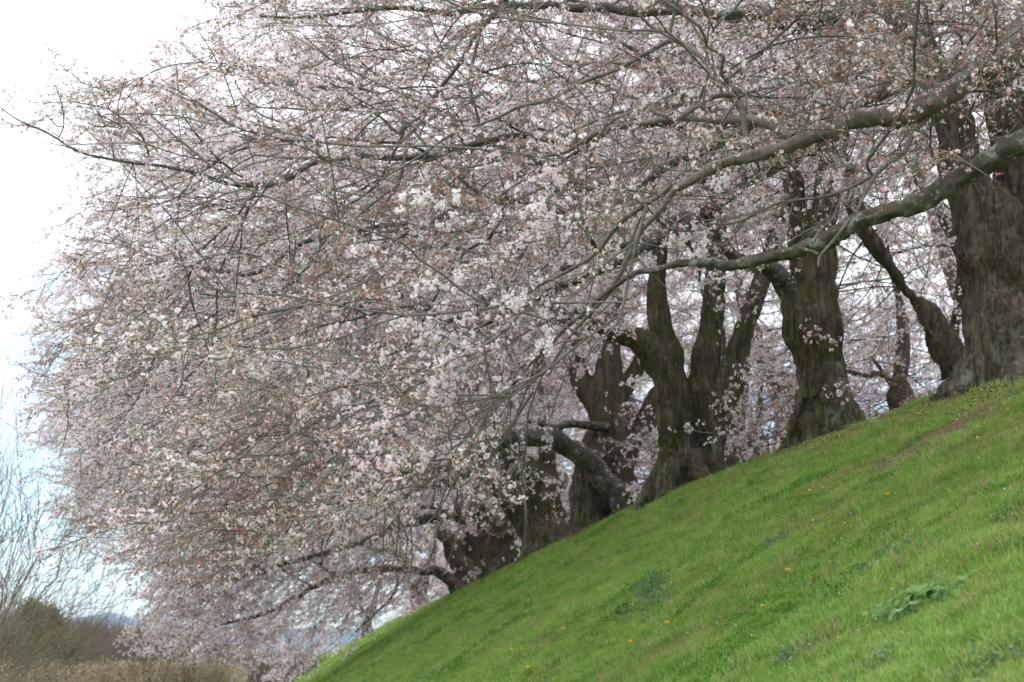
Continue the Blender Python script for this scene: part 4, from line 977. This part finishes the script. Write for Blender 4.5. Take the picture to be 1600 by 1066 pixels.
# ------------------------------------------------------------------ the plain on the left: reeds, thicket, trees, hills
M_REED = flat('reed_straw', [(.34, .28, .19), (.45, .38, .27), (.54, .47, .35)], .15, 1.5, rnd=.5)
M_OLIVE = flat('olive_leaves', [(.14, .135, .07), (.2, .19, .10), (.27, .24, .14)], .2, .6, rnd=.5)
M_BARE = flat('bare_twig', [(.2, .17, .14), (.3, .26, .21)], 0, 1.0, rnd=.4)
M_THICK = flat('thicket_twig', [(.13, .11, .09), (.19, .16, .13), (.24, .19, .14)], 0, .3, rnd=.5)
def reed(i, rg):
    S = Soup()
    for _ in range(5):
        x, y = rg.gauss(0, .12), rg.gauss(0, .12); h = rg.uniform(1.7, 2.15); lx = rg.gauss(0, .15)
        stalk(S, (x, y, 0), (x + lx, y, h), .006, 0)
        for k in range(14):
            f = rg.random() * .35; c = Vector((x + lx, y, h + f - .2)); R = rot_to((rg.gauss(.6, .4), rg.gauss(0, .5), rg.gauss(.2, .5)))
            S.quad([c, c + R @ Vector((.05, .018, 0)), c + R @ Vector((.11, 0, 0)), c + R @ Vector((.05, -.018, 0))], 0)
        for k in range(5):
            z = rg.uniform(.5, 1.7); c = Vector((x + lx * z / h, y, z)); a = rg.random() * 6.28; d = Vector((math.cos(a), math.sin(a), .8)) * .35
            s_ = Vector((-d.y, d.x, 0)) * .04; S.quad([c - s_, c + s_, c + d + s_ * .3, c + d - s_ * .3], 0)
    return source('reed_form_%d' % i, S.mesh('reed_%d' % i), [M_REED])
rg = random.Random(9); REEDS = [reed(i, rg) for i in range(3)]
n = 7000; yy = RS.uniform(44, 95, n); xx = -RS.uniform(.105, .42, n) * yy - 1; ok = xx < (AX - .14 * yy - 8.2)
P = np.stack([xx, yy, hill(xx, yy) - .1 + .25 * np.sin(xx * .8) * np.sin(yy * .5)], 1)[ok]; n = len(P)
scatter('reeds', P, np.stack([RS.normal(0, .06, n), RS.normal(0, .06, n), RS.rand(n) * 6], 1), RS.uniform(.82, 1.08, n), RS.randint(0, 3, n), REEDS, None, kind='stuff')

def bare_tree(label, x, y, H, spread, seed, lean=(.12, 0), name='bare_tree', n_t=900, m=None, group=None, r0=.16, full=True):
    rs = np.random.RandomState(seed); z = H1(x, y); r = empty(name, (x, y, z), label=label, cat='bare tree', group=group)
    tr = [np.array((x, y, z - .2)), np.array((x + lean[0], y, z + H * .12)), np.array((x + lean[0] * 3, y, z + H * .25))]
    tb = Tubes(); tb.add(tr, [r0, r0 * .8, r0 * .6], 8, rough=.2); link('trunk', tb.mesh('trunk'), r, [m or M_BARE])
    th = rs.rand(n_t) * 6.283; rho = rs.rand(n_t) ** .6; zz = rs.rand(n_t)
    R = spread * (.25 + .95 * np.sin(np.clip(zz, 0, 1) * math.pi * .62 + .25))
    T = np.stack([x + lean[0] * 8 * zz + rho * R * np.cos(th), y + rho * R * np.sin(th), z + H * (.12 + .9 * zz * (1 - .35 * rho ** 2))], 1)
    A, par, fx = grow(tr, [-1, 0, 1], [r0, r0 * .8, r0 * .6], [0, 0, 0], T, .75, .5, rs, r)
    n = len(A); kids = [[] for _ in range(n)]
    for i in range(1, n): kids[par[i]].append(i)
    lv = np.zeros(n)
    for i in reversed(range(n)):
        if not kids[i]: lv[i] = 1
        if par[i] >= 0: lv[par[i]] += lv[i]
    tb = Tubes(); tl = []
    for i in range(n):
        mk = max(kids[i], key=lambda c: lv[c]) if kids[i] else -1
        for c in kids[i]:
            if c < fx or (c == mk and i >= fx): continue
            ch = [i, c]
            while kids[ch[-1]]: ch.append(max(kids[ch[-1]], key=lambda q: lv[q]))
            d = A[ch[-1]] - A[ch[-2]]; pts = np.vstack([A[ch], A[ch[-1]] + d * .6 + np.array((0, 0, .2))])
            rr = np.append(.0065 * np.maximum(1, lv[ch]) ** .48, .003) * .8; rr[0] = rr[1]
            p_, r_ = catmull(pts, rr, 2); tb.add(p_, r_, 3, cap=False)
            # fine end twigs
            for _ in range(4):
                j = rs.randint(max(1, len(pts) - 4), len(pts)); dd = rs.normal(0, .35, 3) + d / (np.linalg.norm(d) + 1e-6) * .6 + np.array((0, 0, .3))
                tb.add([pts[j], pts[j] + dd * .35, pts[j] + dd * .8 + np.array((0, 0, .08))], [.006, .005, .003], 3, cap=False)
    link('branches', tb.mesh('branches'), r, [m or M_BARE], kind='stuff'); return r
q = U(-95, 1050, 38); bare_tree('leafless spreading tree at the left edge, its fine twigs against the sky', q.x, q.y, 6.6, 2.7, 3, (.14, 0), n_t=1300)
q = U(-45, 1050, 27); bare_tree('thin leafless sapling leaning in at the left edge, in front of the spreading one', q.x, q.y, 6.3, .7, 4, (.03, 0), n_t=130, r0=.06)
q = U(-10, 1050, 50); bare_tree('low leafless bush under the spreading bare tree', q.x, q.y, 4.2, 3.2, 5, (.1, 0), n_t=900, r0=.1)
def leaf_clump(i, rg):
    S = Soup()
    for _ in range(110):
        c = Vector((rg.gauss(0, .3), rg.gauss(0, .3), rg.gauss(0, .25))); R = rot_to((rg.gauss(0, 1), rg.gauss(0, 1), rg.gauss(0, 1))); w_ = rg.uniform(.04, .09)
        S.quad([c, c + R @ Vector((w_, w_ * .6, 0)), c + R @ Vector((w_ * 2, 0, 0)), c + R @ Vector((w_, -w_ * .6, 0))], 0)
    return source('leaf_clump_form_%d' % i, S.mesh('leaf_clump_%d' % i), [M_OLIVE])
CLUMPS = [leaf_clump(i, rg) for i in range(3)]
def olive_tree(px, top, d, wpx, label, seed, conic):
    rs = np.random.RandomState(seed); q = U(px, 1050, d); z = H1(q.x, q.y); H = 1.7 - z + (1050 - top) / F * d; Rw = wpx / 2 * d / F
    r = empty('evergreen_tree', (q.x, q.y, z), label=label, cat='tree', group='olive green trees far off on the plain')
    tb = Tubes(); tb.add([(q.x, q.y, z - .2), (q.x, q.y, z + H * .5), (q.x, q.y, z + H * .93)], [.18, .12, .03], 7); link('trunk', tb.mesh('trunk'), r, [M_LIMBD])
    n = 420; f = rs.rand(n); th = rs.rand(n) * 6.283
    Rz = Rw * ((1 - f) ** .8 if conic else np.sqrt(np.clip(1 - (2 * f - .75) ** 2 / 1.7, 0, 1))) * rs.uniform(.55, 1.1, n)
    P = np.stack([q.x + Rz * np.cos(th), q.y + Rz * np.sin(th), z + .3 + (H - .4) * f], 1)
    scatter('crown', P, rs.rand(n, 3) * 6, rs.uniform(.7, 1.3, n) * .9, rs.randint(0, 3, n), CLUMPS, r, kind='stuff')
olive_tree(42, 950, 88, 80, 'olive conical evergreen whose tip rises left of a lower one', 1, True)
olive_tree(72, 958, 92, 60, 'smaller olive evergreen right beside the conical one', 2, True)
olive_tree(8, 985, 80, 90, 'rounded olive tree at the left edge below the bare tree', 3, False)
olive_tree(90, 1000, 84, 60, 'low rounded olive bush right of the small evergreen', 4, False)
# thicket: a brown mass nobody could count
def bush_form(i, rg):
    tb = Tubes()
    for _ in range(26):
        a = rg.random() * 6.28; s_ = rg.uniform(.1, .9); h = rg.uniform(1.6, 3.2)
        p = [Vector((0, 0, 0)), Vector((math.cos(a) * s_ * .5, math.sin(a) * s_ * .5, h * .45)), Vector((math.cos(a) * s_, math.sin(a) * s_, h))]
        tb.add(p, [.018, .012, .005], 3, cap=False)
        for k in range(7):
            f = rg.uniform(.3, 1); c = p[0].lerp(p[2], f); d = Vector((rg.gauss(0, .3), rg.gauss(0, .3), rg.uniform(.2, .7)))
            tb.add([c, c + d * .5, c + d], [.007, .006, .004], 3, cap=False)
    return source('bush_form_%d' % i, tb.mesh('bush_%d' % i), [M_THICK])
BUSH = [bush_form(i, rg) for i in range(3)]
n = 2600; yy = RS.uniform(100, 175, n); pxs = RS.uniform(-60, 560, n); xx = (pxs - 800) / F * yy
P = np.stack([xx, yy, np.full(n, PLAIN - .1)], 1)
scatter('thicket', P, np.stack([np.zeros(n), np.zeros(n), RS.rand(n) * 6], 1), RS.uniform(.9, 1.5, n) * (1 + .35 * np.sin(xx * .12)), RS.randint(0, 3, n), BUSH, None, kind='stuff')

def ridge(name, d, tops, depth, m, seed, rough, base=-3.0):
    """a range of hills: silhouette heights in pixels above the horizon, real distance and depth"""
    xs = np.linspace(tops[0][0], tops[-1][0], 150); hp = np.interp(xs, [a for a, _ in tops], [b for _, b in tops])
    vs = np.linspace(-1, 1, 25); V = []
    for i, (px, h) in enumerate(zip(xs, hp)):
        for v_ in vs:
            y = d + v_ * depth; x = (px - 800) / F * d
            z = h / F * d * max(0, 1 - abs(v_) ** 1.3) * (1 + rough * mn.noise(Vector((i * .12, v_ * 3, seed))) + .35 * rough * mn.noise(Vector((i * .6, v_ * 9, seed))))
            V.append((x, y, base + z))
    nv = len(vs); Q = [(i * nv + j, (i + 1) * nv + j, (i + 1) * nv + j + 1, i * nv + j + 1) for i in range(len(xs) - 1) for j in range(nv - 1)]
    link(name, mesh_np(name, V, np.array(Q)), None, [m], kind='structure')
M_HILL = flat('wooded_hill', [(.075, .075, .055), (.10, .095, .07), (.12, .105, .08)], 0, .02)
M_MTN = flat('distant_forest', [(.04, .05, .045), (.06, .07, .06)], 0, .002)
ridge('hill', 1300, [(-900, 30), (-400, 60), (-100, 70), (40, 88), (80, 86), (120, 70), (150, 50), (200, 35), (300, 42), (420, 30), (600, 42), (900, 35), (1500, 50), (2200, 40), (2900, 60)], 500, M_HILL, 1, .25)
ridge('mountains', 7000, [(-1200, 60), (-500, 90), (-100, 40), (80, 30), (125, 42), (160, 76), (186, 92), (215, 80), (240, 86), (300, 66), (350, 78), (420, 64), (560, 70), (900, 60), (1500, 80), (2200, 50), (3000, 70)], 2000, M_MTN, 2, .15)

# ------------------------------------------------------------------ the air
hm_, t, o = mat('haze_air'); t.nodes.remove(o); o = t.nodes.new('ShaderNodeOutputMaterial')
vp = t.nodes.new('ShaderNodeVolumePrincipled'); vp.inputs['Color'].default_value = (.55, .74, 1, 1); vp.inputs['Density'].default_value = .00012; vp.inputs['Anisotropy'].default_value = .2
t.links.new(vp.outputs[0], o.inputs['Volume'])
bx_ = np.array([(x, y, z) for x in (-6500, 9000) for y in (-300, 9400) for z in (PLAIN - 6, 330.0)], float)
link('haze', mesh_np('haze', bx_, np.array([(0, 1, 3, 2), (4, 6, 7, 5), (0, 4, 5, 1), (2, 3, 7, 6), (0, 2, 6, 4), (1, 5, 7, 3)]), False), None, [hm_], kind='stuff')
